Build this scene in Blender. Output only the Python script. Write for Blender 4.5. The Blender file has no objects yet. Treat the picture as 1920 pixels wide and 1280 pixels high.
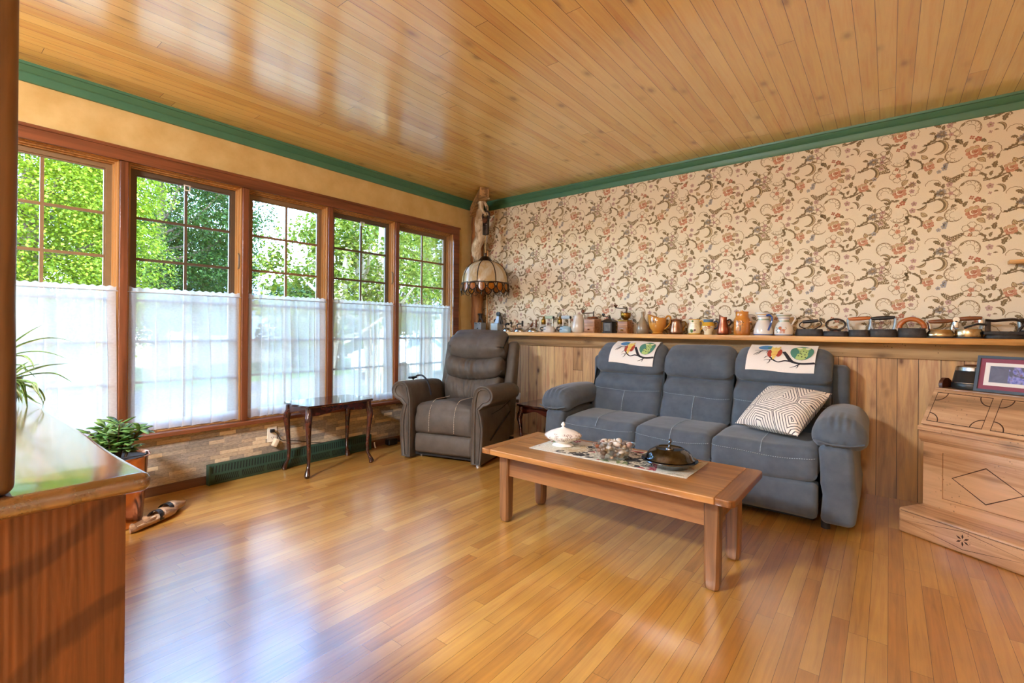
import bpy, bmesh, math, random
from mathutils import Vector, Matrix, noise
PI = math.pi
D = bpy.data
COL = bpy.context.scene.collection
RND = random.Random(11)
sin, cos = math.sin, math.cos

# ------------------------------------------------------------------ camera numbers
FPX, YAW, HOR, ROLL = 898.4, 0.66656, 615.9, -0.00934
CAM = Vector((3.70, 0.0, 1.094))
FWD = Vector((-sin(YAW), cos(YAW), 0)); RGT = Vector((cos(YAW), sin(YAW), 0)); UP = Vector((0, 0, 1))

def at(px, depth, z=0.0):
    """a spot on the ground plan seen at image column px and that far ahead (used once, to survey the garden)"""
    p = CAM + FWD * depth + RGT * ((px - 960) / FPX * depth)
    return Vector((p.x, p.y, z))

# ------------------------------------------------------------------ mesh collector
class MB:
    def __init__(s):
        s.v = []; s.f = []; s.m = []
    def add(s, vs, fs, mi=0, M=None):
        o = len(s.v)
        if M is not None:
            vs = [M @ Vector(v) for v in vs]
        s.v += [tuple(v) for v in vs]
        s.f += [tuple(i + o for i in f) for f in fs]
        s.m += [mi] * len(fs)
        return s
    def box(s, c, size, mi=0, M=None):
        x, y, z = (a / 2 for a in size)
        vs = [(c[0] + i * x, c[1] + j * y, c[2] + k * z) for i in (-1, 1) for j in (-1, 1) for k in (-1, 1)]
        return s.add(vs, [(0, 1, 3, 2), (4, 6, 7, 5), (0, 4, 5, 1), (2, 3, 7, 6), (0, 2, 6, 4), (1, 5, 7, 3)], mi, M)
    def bb(s, lo, hi, mi=0, M=None):
        return s.box([(a + b) / 2 for a, b in zip(lo, hi)], [abs(b - a) for a, b in zip(lo, hi)], mi, M)
    def rbox(s, c, size, r, k=2, n=(1, 1, 1), mi=0, fn=None, M=None):
        h = [a / 2 for a in size]
        r = min(r, min(h) * .999)
        def axis(hh, nn):
            inner = hh - r
            lo = [(-inner, -r * math.tan(PI / 4 * (1 - i / k))) for i in range(k)]
            mid = [(-inner + 2 * inner * i / nn, 0) for i in range(nn + 1)]
            hi = [(inner, r * math.tan(PI / 4 * (i + 1) / k)) for i in range(k)]
            return lo + mid + hi
        A = [axis(h[i], n[i]) for i in range(3)]
        idx = {}; vs = []; fs = []
        def vert(key):
            if key in idx: return idx[key]
            inn = []; d = []
            for a in range(3):
                p, q = A[a][key[a]]
                inn.append(p); d.append(q)
            for a in range(3):
                if key[a] == 0: d[a] = -r
                elif key[a] == len(A[a]) - 1: d[a] = r
            L = math.sqrt(sum(q * q for q in d)) or 1
            p = Vector([inn[a] + d[a] / L * r for a in range(3)])
            if fn: p = Vector(fn(p))
            idx[key] = len(vs); vs.append(p + Vector(c))
            return idx[key]
        for a in range(3):
            b, e = (a + 1) % 3, (a + 2) % 3
            for side in (0, len(A[a]) - 1):
                for i in range(len(A[b]) - 1):
                    for j in range(len(A[e]) - 1):
                        q = []
                        for (ii, jj) in ((i, j), (i + 1, j), (i + 1, j + 1), (i, j + 1)):
                            key = [0, 0, 0]; key[a] = side; key[b] = ii; key[e] = jj
                            q.append(vert(tuple(key)))
                        if side == 0: q.reverse()
                        fs.append(tuple(q))
        return s.add(vs, fs, mi, M)
    def lathe(s, prof, n=24, c=(0, 0, 0), mi=0, M=None, sx=1, sy=1, fn=None):
        vs = []; fs = []
        rows = []
        for r, z in prof:
            if r < 1e-6:
                rows.append([len(vs)]); vs.append((c[0], c[1], c[2] + z))
            else:
                row = []
                for i in range(n):
                    a = 2 * PI * i / n
                    rr = fn(r, z, a) if fn else r
                    row.append(len(vs)); vs.append((c[0] + rr * cos(a) * sx, c[1] + rr * sin(a) * sy, c[2] + z))
                rows.append(row)
        for A, B in zip(rows, rows[1:]):
            if len(A) == 1 and len(B) == 1: continue
            for i in range(n):
                j = (i + 1) % n
                if len(A) == 1: fs.append((A[0], B[j], B[i]))
                elif len(B) == 1: fs.append((A[i], A[j], B[0]))
                else: fs.append((A[i], A[j], B[j], B[i]))
        if len(rows[0]) > 1: fs.append(tuple(reversed(rows[0])))
        if len(rows[-1]) > 1: fs.append(tuple(rows[-1]))
        return s.add(vs, fs, mi, M)
    def cyl(s, p, q, r, n=12, mi=0, r2=None):
        return s.tube([p, q], [r, r if r2 is None else r2], n, mi)
    def tube(s, pts, rad, n=8, mi=0, caps=True, closed=False, flat=1.0, M=None):
        pts = [Vector(p) for p in pts]
        if not isinstance(rad, (list, tuple)): rad = [rad] * len(pts)
        m = len(pts); vs = []; fs = []
        t0 = (pts[1] - pts[0]).normalized()
        u = t0.orthogonal().normalized()
        if abs(t0.z) < .9: u = Vector((0, 0, 1)) - t0 * t0.z; u.normalize()
        for i in range(m):
            if closed: t = pts[(i + 1) % m] - pts[i - 1]
            else: t = pts[min(i + 1, m - 1)] - pts[max(i - 1, 0)]
            if t.length < 1e-9: t = t0
            t.normalize()
            u = u - t * u.dot(t)
            if u.length < 1e-6: u = t.orthogonal()
            u.normalize(); w = t.cross(u)
            for k in range(n):
                a = 2 * PI * k / n
                vs.append(pts[i] + u * (cos(a) * rad[i]) + w * (sin(a) * rad[i] * flat))
        for i in range(m if closed else m - 1):
            i2 = (i + 1) % m
            for k in range(n):
                k2 = (k + 1) % n
                fs.append((i * n + k, i * n + k2, i2 * n + k2, i2 * n + k))
        if caps and not closed:
            fs.append(tuple(range(n - 1, -1, -1))); fs.append(tuple((m - 1) * n + k for k in range(n)))
        return s.add(vs, fs, mi, M)
    def loft(s, rings, mi=0, caps=True, closed=True, M=None):
        n = len(rings[0]); vs = [p for r in rings for p in r]; fs = []
        for i in range(len(rings) - 1):
            for k in range(n if closed else n - 1):
                k2 = (k + 1) % n
                fs.append((i * n + k, i * n + k2, (i + 1) * n + k2, (i + 1) * n + k))
        if caps:
            fs.append(tuple(range(n - 1, -1, -1))); fs.append(tuple((len(rings) - 1) * n + k for k in range(n)))
        return s.add(vs, fs, mi, M)
    def prism(s, outline, ax, a, b, mi=0, M=None):
        """outline: 2D points, extruded along axis ax from a to b (the two other axes in cyclic order)"""
        def pt(p, h):
            q = [0, 0, 0]; q[ax] = h; q[(ax + 1) % 3] = p[0]; q[(ax + 2) % 3] = p[1]
            return tuple(q)
        return s.loft([[pt(p, a) for p in outline], [pt(p, b) for p in outline]], mi, M=M)
    def ell(s, c, r, n=14, m=8, mi=0, M=None):
        prof = [(sin(PI * i / m), -cos(PI * i / m)) for i in range(m + 1)]
        vs = MB(); vs.lathe([(0 if i in (0, m) else p[0], p[1]) for i, p in enumerate(prof)], n)
        return s.add([(c[0] + v[0] * r[0], c[1] + v[1] * r[1], c[2] + v[2] * r[2]) for v in vs.v], vs.f, mi, M)
    def grid(s, f, nu, nv, mi=0, M=None):
        vs = [f(i / nu, j / nv) for j in range(nv + 1) for i in range(nu + 1)]
        fs = [(j * (nu + 1) + i, j * (nu + 1) + i + 1, (j + 1) * (nu + 1) + i + 1, (j + 1) * (nu + 1) + i) for j in range(nv) for i in range(nu)]
        return s.add(vs, fs, mi, M)
    def build(s, name, mats, parent=None, loc=None, rot=None, sharp=38, fix=True):
        me = D.meshes.new(name)
        me.from_pydata(s.v, [], s.f)
        if not isinstance(mats, (list, tuple)): mats = [mats]
        for m in mats: me.materials.append(m)
        me.polygons.foreach_set('material_index', s.m)
        me.polygons.foreach_set('use_smooth', [True] * len(s.f))
        me.update()
        if fix and len(s.f) < 60000:
            bm = bmesh.new(); bm.from_mesh(me); bmesh.ops.recalc_face_normals(bm, faces=bm.faces); bm.to_mesh(me); bm.free()
        if sharp: me.set_sharp_from_angle(angle=math.radians(sharp))
        o = D.objects.new(name, me); COL.objects.link(o)
        if parent is not None: o.parent = parent
        if loc is not None: o.location = loc
        if rot is not None: o.rotation_euler = rot
        return o

def tag(o, label, cat, group=None, kind=None):
    o['label'] = label; o['category'] = cat
    if group: o['group'] = group
    if kind: o['kind'] = kind
    return o
def thing(name, label, cat, loc=(0, 0, 0), rz=0, group=None):
    o = D.objects.new(name, None); COL.objects.link(o)
    o.empty_display_size = .05; o.location = loc; o.rotation_euler = (0, 0, rz)
    return tag(o, label, cat, group)
def struct(o, label=None):
    o['kind'] = 'structure'
    if label: o['label'] = label
    return o
def copy_tree(o, parent=None):
    c = o.copy(); COL.objects.link(c); c.parent = parent
    for ch in list(o.children): copy_tree(ch, c)
    return c
def note(o, label):
    o['label'] = label; return o

# ------------------------------------------------------------------ curves in 2D
def arcs(segs, close=True):
    """segs: (x, y, bulge, n) control points; the bulge bows the piece up to the next point outwards (to the left of travel)"""
    out = []
    N = len(segs)
    for i in range(N if close else N - 1):
        x0, y0, b, n = segs[i]; x1, y1 = segs[(i + 1) % N][:2]
        dx, dy = x1 - x0, y1 - y0; L = math.hypot(dx, dy) or 1
        nx, ny = -dy / L, dx / L
        for k in range(n):
            t = k / n; w = b * 4 * t * (1 - t) if b else 0
            w = math.copysign(abs(b) * (1 - abs(2 * t - 1) ** 2.4), b) if b else 0
            out.append((x0 + dx * t + nx * w, y0 + dy * t + ny * w))
    if not close: out.append(tuple(segs[-1][:2]))
    return out
def inset(poly, d):
    n = len(poly); out = []
    area = sum(poly[i][0] * poly[(i + 1) % n][1] - poly[(i + 1) % n][0] * poly[i][1] for i in range(n))
    sg = 1 if area > 0 else -1
    for i in range(n):
        a = poly[i - 1]; b = poly[(i + 1) % n]
        tx, ty = b[0] - a[0], b[1] - a[1]; L = math.hypot(tx, ty) or 1
        out.append((poly[i][0] - ty / L * d * sg, poly[i][1] + tx / L * d * sg))
    return out
def pillow(mb, prof, ax, a, b, r, k=6, n=1, mi=0, fn=None, M=None):
    """a cushion: profile swept along axis ax from a to b, its two ends rounded over by r"""
    st = []
    for i in range(k + 1):
        t = PI / 2 * i / k; st.append((a + r * (1 - sin(t)), r * (1 - cos(t))))
    st.reverse()
    st = [(h, d) for h, d in st]
    for i in range(1, n): st.append((a + r + (b - a - 2 * r) * i / n, 0))
    for i in range(k + 1):
        t = PI / 2 * i / k; st.append((b - r * (1 - sin(t)), r * (1 - cos(t))))
    rings = []
    for h, d in st:
        ring = []
        for p in inset(prof, d * .85):
            q = [0, 0, 0]; q[ax] = h; q[(ax + 1) % 3] = p[0]; q[(ax + 2) % 3] = p[1]
            ring.append(fn(Vector(q)) if fn else tuple(q))
        rings.append(ring)
    return mb.loft(rings, mi, M=M)
def ell_pts(n, rx, ry, cx=0, cy=0):
    return [(cx + rx * cos(2 * PI * i / n), cy + ry * sin(2 * PI * i / n)) for i in range(n)]
def rrect(w, h, r, n=4, cx=0, cy=0):
    out = []
    for sx, sy, a0 in ((1, 1, 0), (-1, 1, 90), (-1, -1, 180), (1, -1, 270)):
        for i in range(n + 1):
            a = math.radians(a0 + 90 * i / n)
            out.append((cx + sx * (w / 2 - r) + r * cos(a), cy + sy * (h / 2 - r) + r * sin(a)))
    return out
def smooth(pts, n=6):
    """Catmull-Rom through 3D points"""
    P = [Vector(p) for p in pts]; out = []
    for i in range(len(P) - 1):
        p0 = P[max(i - 1, 0)]; p1 = P[i]; p2 = P[i + 1]; p3 = P[min(i + 2, len(P) - 1)]
        for k in range(n):
            t = k / n
            out.append(.5 * ((2 * p1) + (p2 - p0) * t + (2 * p0 - 5 * p1 + 4 * p2 - p3) * t * t + (3 * p1 - p0 - 3 * p2 + p3) * t ** 3))
    out.append(P[-1]); return out
def interp(tab, z):
    for (z0, a), (z1, b) in zip(tab, tab[1:]):
        if z <= z1: return a + (b - a) * max(0, (z - z0) / (z1 - z0))
    return tab[-1][1]

# ------------------------------------------------------------------ materials
def lin(c):
    if isinstance(c, str):
        c = [int(c[i:i + 2], 16) / 255 for i in (0, 2, 4)]
        c = [x / 12.92 if x <= .04045 else ((x + .055) / 1.055) ** 2.4 for x in c]
    return (c[0], c[1], c[2], 1)
class NT:
    def __init__(s, name):
        s.mat = D.materials.new(name); s.mat.use_nodes = True
        s.t = s.mat.node_tree; s.t.nodes.clear()
        s.out = s.n('ShaderNodeOutputMaterial')
    def n(s, typ, ins=None, **props):
        x = s.t.nodes.new(typ)
        for k, v in props.items(): setattr(x, k, v)
        if ins:
            for k, v in ins.items():
                if isinstance(v, bpy.types.NodeSocket): s.t.links.new(v, x.inputs[k])
                elif v is not None: x.inputs[k].default_value = v
        return x
    def math(s, op, a, b=0.0, c=0.0):
        return s.n('ShaderNodeMath', {0: a, 1: b, 2: c}, operation=op).outputs[0]
    def mix(s, f, a, b, blend='MIX'):
        x = s.n('ShaderNodeMix', data_type='RGBA', blend_type=blend)
        for k, v in ((0, f), (6, a), (7, b)):
            if isinstance(v, bpy.types.NodeSocket): s.t.links.new(v, x.inputs[k])
            else: x.inputs[k].default_value = v
        return x.outputs[2]
    def ramp(s, f, stops, interp='LINEAR'):
        x = s.n('ShaderNodeValToRGB', {0: f}); cr = x.color_ramp; cr.interpolation = interp
        while len(cr.elements) < len(stops): cr.elements.new(.5)
        for e, (p, c) in zip(cr.elements, stops):
            e.position = p; e.color = lin(c) if not isinstance(c, float) else (c, c, c, 1)
        return x.outputs[0]
    def coords(s, world=False):
        if world: return s.n('ShaderNodeNewGeometry').outputs['Position']
        return s.n('ShaderNodeTexCoord').outputs['Object']
    def mapping(s, vec, scale=(1, 1, 1), loc=(0, 0, 0), rot=(0, 0, 0)):
        return s.n('ShaderNodeMapping', {'Vector': vec, 'Scale': scale, 'Location': loc, 'Rotation': rot}).outputs[0]
    def noise(s, vec, scale, detail=4, rough=.55, dist=0.0):
        return s.n('ShaderNodeTexNoise', {'Vector': vec, 'Scale': scale, 'Detail': detail, 'Roughness': rough, 'Distortion': dist}).outputs['Fac']
    def bump(s, h, strength=.3, dist=.005):
        return s.n('ShaderNodeBump', {'Height': h, 'Strength': strength, 'Distance': dist}).outputs[0]
    def pbsdf(s, col, rough=.5, metal=0.0, normal=None, coat=0.0, coat_rough=.1, spec=.5, sheen=0.0, ior=1.5, coat_ior=1.5):
        p = s.n('ShaderNodeBsdfPrincipled', {'Base Color': col, 'Roughness': rough, 'Metallic': metal, 'Normal': normal,
            'Coat Weight': coat, 'Coat Roughness': coat_rough, 'Coat IOR': coat_ior, 'Specular IOR Level': spec, 'Sheen Weight': sheen, 'IOR': ior})
        s.t.links.new(p.outputs[0], s.out.inputs[0]); s.p = p
        return s.mat

def plain(name, c, rough=.5, metal=0.0, var=.0, vscale=30, bump=0.0, bscale=200, coat=0.0, c2=None, spec=.5, sheen=0.0, bdist=.002):
    t = NT(name); col = lin(c)
    v = t.coords()
    if var or c2:
        c2 = lin(c2) if c2 else tuple(x * (1 - var) for x in col[:3]) + (1,)
        f = t.noise(v, vscale, 5, .6)
        col = t.mix(t.ramp(f, [(.32, 0.0), (.68, 1.0)]), col, c2)
    nrm = t.bump(t.noise(v, bscale, 4, .6), bump, bdist) if bump else None
    return t.pbsdf(col, rough, metal, nrm, coat, spec=spec, sheen=sheen)

def wood(name, c1, c2, axis=2, rough=.5, coat=0.0, knots=.5, kc='2a1408', scale=1.0, fine=26, bump=.12, world=False, cracks=0.0, pits=0.0, coat_rough=.12, spec=.5, coat_ior=1.5):
    t = NT(name); v = t.coords(world)
    sc = [fine, fine, fine]; sc[axis] = 1.3
    g = t.noise(t.mapping(v, [a * scale for a in sc]), 1, 7, .6, .6)
    sb = [5, 5, 5]; sb[axis] = .7
    b = t.noise(t.mapping(v, [a * scale for a in sb], (3, 1, 2)), 1, 3, .5, .8)
    f = t.math('ADD', t.math('MULTIPLY', g, .62), t.math('MULTIPLY', b, .38))
    dkc = [x * .62 for x in lin(c2)[:3]]
    col = t.ramp(f, [(.36, dkc), (.44, c2), (.56, c1), (.68, [min(1, x * 1.12) for x in lin(c1)[:3]])])
    if knots:
        sk = [7, 7, 7]; sk[axis] = 3.0
        vk = t.n('ShaderNodeTexVoronoi', {'Vector': t.mapping(v, [a * scale for a in sk]), 'Scale': 1.0, 'Randomness': 1.0})
        kn = t.ramp(vk.outputs['Distance'], [(.04, 1.0), (.09, .55), (.2, 0.0)])
        col = t.mix(t.math('MULTIPLY', kn, knots), col, lin(kc))
    h = g
    if cracks:
        scr = [34, 34, 34]; scr[axis] = 1.6
        cr = t.ramp(t.noise(t.mapping(v, [a * scale for a in scr], (7, 7, 7)), 1, 2, .5), [(.69, 0.0), (.74, 1.0)])
        col = t.mix(t.math('MULTIPLY', cr, cracks), col, lin('140a05'))
    if pits:
        pv = t.n('ShaderNodeTexVoronoi', {'Vector': v, 'Scale': 55.0, 'Randomness': 1.0}).outputs['Distance']
        pm = t.math('MULTIPLY', t.ramp(pv, [(.12, 1.0), (.2, 0.0)]), t.ramp(t.noise(v, 6, 2), [(.52, 0.0), (.6, 1.0)]))
        col = t.mix(t.math('MULTIPLY', pm, pits), col, lin('1c0e06'))
    return t.pbsdf(col, rough, 0, t.bump(h, bump, .004), coat, coat_rough, spec=spec, coat_ior=coat_ior)

def planks(name, u, v, width, length, tones, gap='1c0f06', gapw=.0012, rough=.35, coat=.0, coat_rough=.15, knots=0.0, kscale=5, grain=.35, bump=.25, seed=5.0, coat_ior=1.5, wear=0.0):
    """boards laid along world axis u, side by side along world axis v"""
    t = NT(name); sp = t.n('ShaderNodeSeparateXYZ', {0: t.coords(True)})
    U, V = sp.outputs[u], sp.outputs[v]
    row = t.math('FLOOR', t.math('DIVIDE', V, width))
    wn = t.n('ShaderNodeTexWhiteNoise', {'W': t.math('ADD', row, seed)}, noise_dimensions='1D').outputs['Value']
    U2 = t.math('ADD', U, t.math('MULTIPLY', wn, 7.3))
    vec = t.n('ShaderNodeCombineXYZ', {0: U2, 1: V}).outputs[0]
    br = t.n('ShaderNodeTexBrick', {'Vector': vec, 'Color1': (0, 0, 0, 1), 'Color2': (1, 1, 1, 1), 'Mortar': (.5, .5, .5, 1), 'Scale': 1.0,
        'Mortar Size': gapw, 'Mortar Smooth': 0.0, 'Bias': 0.0, 'Brick Width': length, 'Row Height': width}, offset=0.0, offset_frequency=2, squash=1.0, squash_frequency=2)
    rid = t.n('ShaderNodeTexWhiteNoise', {'Vector': t.n('ShaderNodeCombineXYZ', {0: row, 1: t.math('FLOOR', t.math('DIVIDE', U2, length)), 2: seed}).outputs[0]}, noise_dimensions='3D').outputs['Value']
    col = t.ramp(rid, tones)
    # grain that differs from board to board
    gv = t.n('ShaderNodeCombineXYZ', {0: t.math('ADD', t.math('MULTIPLY', U, 1.6), t.math('MULTIPLY', rid, 40.0)), 1: t.math('MULTIPLY', V, 1.9 / width), 2: t.math('MULTIPLY', rid, 9.0)}).outputs[0]
    g = t.noise(gv, 1.5, 6, .62, .7)
    col = t.mix(grain, col, t.ramp(g, [(.3, '3a2008'), (.5, (.5, .5, .5)), (.75, 'fff0d0')]), 'OVERLAY')
    if knots:
        kv = t.n('ShaderNodeCombineXYZ', {0: t.math('ADD', t.math('MULTIPLY', U, .55), t.math('MULTIPLY', rid, 11.0)), 1: V}).outputs[0]
        vk = t.n('ShaderNodeTexVoronoi', {'Vector': kv, 'Scale': float(kscale), 'Randomness': 1.0})
        kn = t.ramp(vk.outputs['Distance'], [(.06, 1.0), (.13, .4), (.24, 0.0)])
        col = t.mix(t.math('MULTIPLY', kn, knots), col, lin('5a2c0c'))
    if wear:
        w = t.ramp(t.noise(t.coords(True), 1.4, 4, .6), [(.4, 0.0), (.75, 1.0)])
        col = t.mix(t.math('MULTIPLY', w, wear), col, lin('6b3510'), 'MULTIPLY')
    col = t.mix(br.outputs['Fac'], col, lin(gap))
    h = t.math('ADD', t.math('MULTIPLY', br.outputs['Fac'], -1.0), t.math('MULTIPLY', g, .12))
    return t.pbsdf(col, rough, 0, t.bump(h, bump, .003), coat, coat_rough, coat_ior=coat_ior)
# tunables
SKY_K, SUN_K, FILL_K, EXPO, ROLL_SIGN = 1.95, 4.5, 138.0, 1.6, -1
# ================================================================== THE ROOM
H = 2.5; XR = 6.3; YB = 4.06; YF = -3.6
M_ceil = planks('ceiling pine boards', 1, 0, .0775, 2.6, [(0, 'dab266'), (.3, 'e1bd70'), (.6, 'e6c67a'), (1, 'ecd08a')], gap='4a2a10', gapw=.0011, rough=.32, coat=1.0, coat_rough=.19, knots=.5, kscale=7.0, grain=.3, bump=.3, coat_ior=2.2)
M_floor = planks('narrow strip oak floor', 1, 0, .057, .85, [(0, 'b97f34'), (.3, 'c48d3e'), (.65, 'cd9a48'), (1, 'd6a655')], gap='4a2a10', gapw=.0006, rough=.3, coat=1.0, coat_rough=.24, grain=.3, bump=.06, seed=2.0, coat_ior=2.8, wear=.35)
M_wains = planks('knotty pine wainscot boards', 2, 0, .107, 3.0, [(0, 'b58d60'), (.4, 'c9a173'), (1, 'd9b587')], gap='2a1508', gapw=.0016, rough=.45, coat=.15, knots=.9, kscale=8.5, grain=.5, bump=.5, seed=9.0)
M_plaster = plain('mottled tan plaster', 'd8bc80', .75, c2='c6a564', vscale=5, bump=.15, bscale=60)
M_plain = plain('cream plaster', 'e2cfae', .8, var=.08, vscale=5)
M_green = plain('dark green painted trim', '487b61', .38, var=.1, vscale=12)
M_casing = wood('stained casing wood', '80492d', '66371f', 1, .4, .3, knots=.0, fine=40, bump=.05)
M_casing_v = wood('stained mullion wood', '80492d', '66371f', 2, .4, .3, knots=.0, fine=40, bump=.05)
M_frame = wood('varnished window wood', 'b38450', '946536', 2, .4, .3, knots=.0, fine=40, bump=.05)
M_sash = plain('tan brown window sash', '86694a', .42, var=.12)
M_bronze = plain('grey brown window sash', '5f4d3d', .42, var=.1)
M_shelf = wood('pine shelf board', 'e0ad66', 'c48a44', 0, .4, .3, knots=.5, kc='6e3a16', bump=.06, scale=.8)
M_rail = wood('rough pine rail', 'bd9a6c', '9a7548', 0, .6, .0, knots=.7, kc='3a2110', bump=.3, pits=1.0, scale=.9)
M_base = wood('brown baseboard wood', '6e4a34', '573726', 1, .5, .1, knots=0, bump=.05)

def stone_mat():
    t = NT('split stone veneer'); sp = t.n('ShaderNodeSeparateXYZ', {0: t.coords(True)})
    rh = .0267
    row = t.math('FLOOR', t.math('DIVIDE', sp.outputs[2], rh))
    wn = t.n('ShaderNodeTexWhiteNoise', {'W': row}, noise_dimensions='1D').outputs['Value']
    U = t.math('ADD', sp.outputs[1], t.math('MULTIPLY', wn, 5.0))
    U = t.math('ADD', U, t.math('MULTIPLY', t.math('SINE', t.math('MULTIPLY', U, 9.0)), .05))
    vec = t.n('ShaderNodeCombineXYZ', {0: U, 1: sp.outputs[2]}).outputs[0]
    br = t.n('ShaderNodeTexBrick', {'Vector': vec, 'Color1': (0, 0, 0, 1), 'Color2': (1, 1, 1, 1), 'Mortar': (.5, .5, .5, 1), 'Scale': 1.0, 'Mortar Size': .0009,
        'Mortar Smooth': .2, 'Bias': 0.0, 'Brick Width': .135, 'Row Height': rh}, offset=.0, offset_frequency=2, squash=1.0)
    rid = t.n('ShaderNodeTexWhiteNoise', {'Vector': t.n('ShaderNodeCombineXYZ', {0: row, 1: t.math('FLOOR', t.math('DIVIDE', U, .135)), 2: 3.0}).outputs[0]}).outputs['Value']
    col = t.ramp(rid, [(0, '8d857d'), (.22, 'a69a8a'), (.42, 'b2a494'), (.6, '9c938b'), (.72, 'c4b198'), (.88, 'd6c3a6'), (1, 'e8d8bc')])
    n1 = t.noise(t.mapping(t.coords(True), (40, 40, 130)), 1, 6, .7)
    col = t.mix(.45, col, t.ramp(n1, [(.3, '3a2c20'), (.5, (.5, .5, .5)), (.75, 'fff2dc')]), 'OVERLAY')
    col = t.mix(t.math('MULTIPLY', br.outputs['Fac'], .4), col, lin('4c4038'))
    h = t.math('ADD', t.math('MULTIPLY', rid, .8), t.math('ADD', t.math('MULTIPLY', n1, .5), t.math('MULTIPLY', br.outputs['Fac'], -.8)))
    return t.pbsdf(col, .8, 0, t.bump(h, .6, .012))
M_stone = stone_mat()

def glass_mat(name, tint='f4f8f6', gloss=.1, ior=1.45):
    t = NT(name)
    fr = t.n('ShaderNodeFresnel', {'IOR': ior}).outputs[0]
    tr = t.n('ShaderNodeBsdfTransparent', {'Color': lin(tint)})
    gl = t.n('ShaderNodeBsdfGlossy', {'Color': (1, 1, 1, 1), 'Roughness': .02})
    mx = t.n('ShaderNodeMixShader', {0: t.math('MULTIPLY', fr, .8), 1: tr.outputs[0], 2: gl.outputs[0]})
    t.t.links.new(mx.outputs[0], t.out.inputs[0]); return t.mat
M_pane = glass_mat('window glass')

# ---- floor, ceiling, plain walls
struct(MB().bb((-.06, YF, -.06), (XR, YB + .02, 0)).build('floor', M_floor))
struct(MB().bb((-.2, YF - .2, H), (XR + .2, YB + .2, H + .06)).build('ceiling', M_ceil))
struct(MB().bb((-.45, YF - .3, H + .07), (XR + .5, YB + .5, H + .32)).build('roof', M_plain))  # unseen slab, added to keep the sun out of the room
wl = MB()
# window wall: pieces round the one long opening (y .14 .. 3.66, z .40 .. 2.10)
OY0, OY1, OZ0, OZ1 = .15, 3.655, .40, 2.105
PY0, PY1 = -3.2, -.35
wl.bb((-.16, YF, 0), (0, PY0, H)); wl.bb((-.16, PY0, 0), (0, PY1, .375)); wl.bb((-.16, PY0, OZ1), (0, PY1, H)); wl.bb((-.16, PY1, 0), (0, OY0, H)); wl.bb((-.16, OY1, 0), (0, YB + .0, H)); wl.bb((-.16, OY0, OZ1), (0, OY1, H)); wl.bb((-.16, OY0, -.0), (-.03, OY1, .375))
wall_left = struct(wl.build('wall_left', M_plaster))
struct(MB().bb((-.16, YB, 0), (XR, YB + .14, H)).build('wall_back', M_plain))
# the unseen half of the room: plain walls, and one window added to the window wall for its daylight (below)
wr = MB()
wr.bb((XR, YF, 0), (XR + .14, YB + .14, H))
struct(wr.build('wall_right', M_plain))
struct(MB().bb((-.16, YF - .14, 0), (XR + .14, YF, H)).build('wall_front', M_plain))

# stone under the sill, baseboard
struct(MB().bb((-.03, OY0, .058), (.0005, YB - .022, .377)).build('stone_cladding', M_stone, wall_left))
struct(MB().bb((-.03, YF + .02, 0), (.012, YB - .02, .058)).build('baseboard_left', M_base))

# crown mouldings
CR = [(0, 2.41), (.012, 2.41), (.017, 2.418), (.019, 2.452), (.024, 2.457), (.028, 2.457), (.048, 2.477), (.052, 2.484), (.062, 2.486), (.064, 2.5), (0, 2.5)]
struct(MB().loft([[(d, YF, z) for d, z in CR], [(d, YB - d, z) for d, z in CR]]).build('trim_1', M_green), 'dark green crown moulding over the windows')
struct(MB().loft([[(d, YB - d, z) for d, z in CR], [(XR, YB - d, z) for d, z in CR]]).build('trim_2', M_green), 'green crown moulding over the wallpaper')

# ---- window casing, sill, mullions
cs = MB()
cs.bb((0, OY0 - .075, 2.1), (.02, OY1 + .085, 2.18)); cs.bb((0, OY0 - .085, 2.165), (.027, OY1 + .095, 2.183))
cs.bb((0, OY0 - .075, .405), (.02, OY0, 2.1)); cs.bb((0, OY1, .405), (.02, OY1 + .085, 2.1))
struct(cs.build('trim_3', M_casing), 'stained wood casing round the row of windows')
struct(MB().rbox((-.03, 1.87, .3905), (.17, 3.74, .029), .006, 2).build('trim_4', M_casing), 'stained wood window sill board')
MULL = [.8355, 1.544, 2.223, 2.918]
for i, y in enumerate(MULL):
    struct(MB().rbox((-.06, y, 1.2525), (.135, .042, 1.695), .004, 2).build('trim_%d' % (5 + i), M_casing_v), 'stained wood mullion between two windows')

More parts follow.
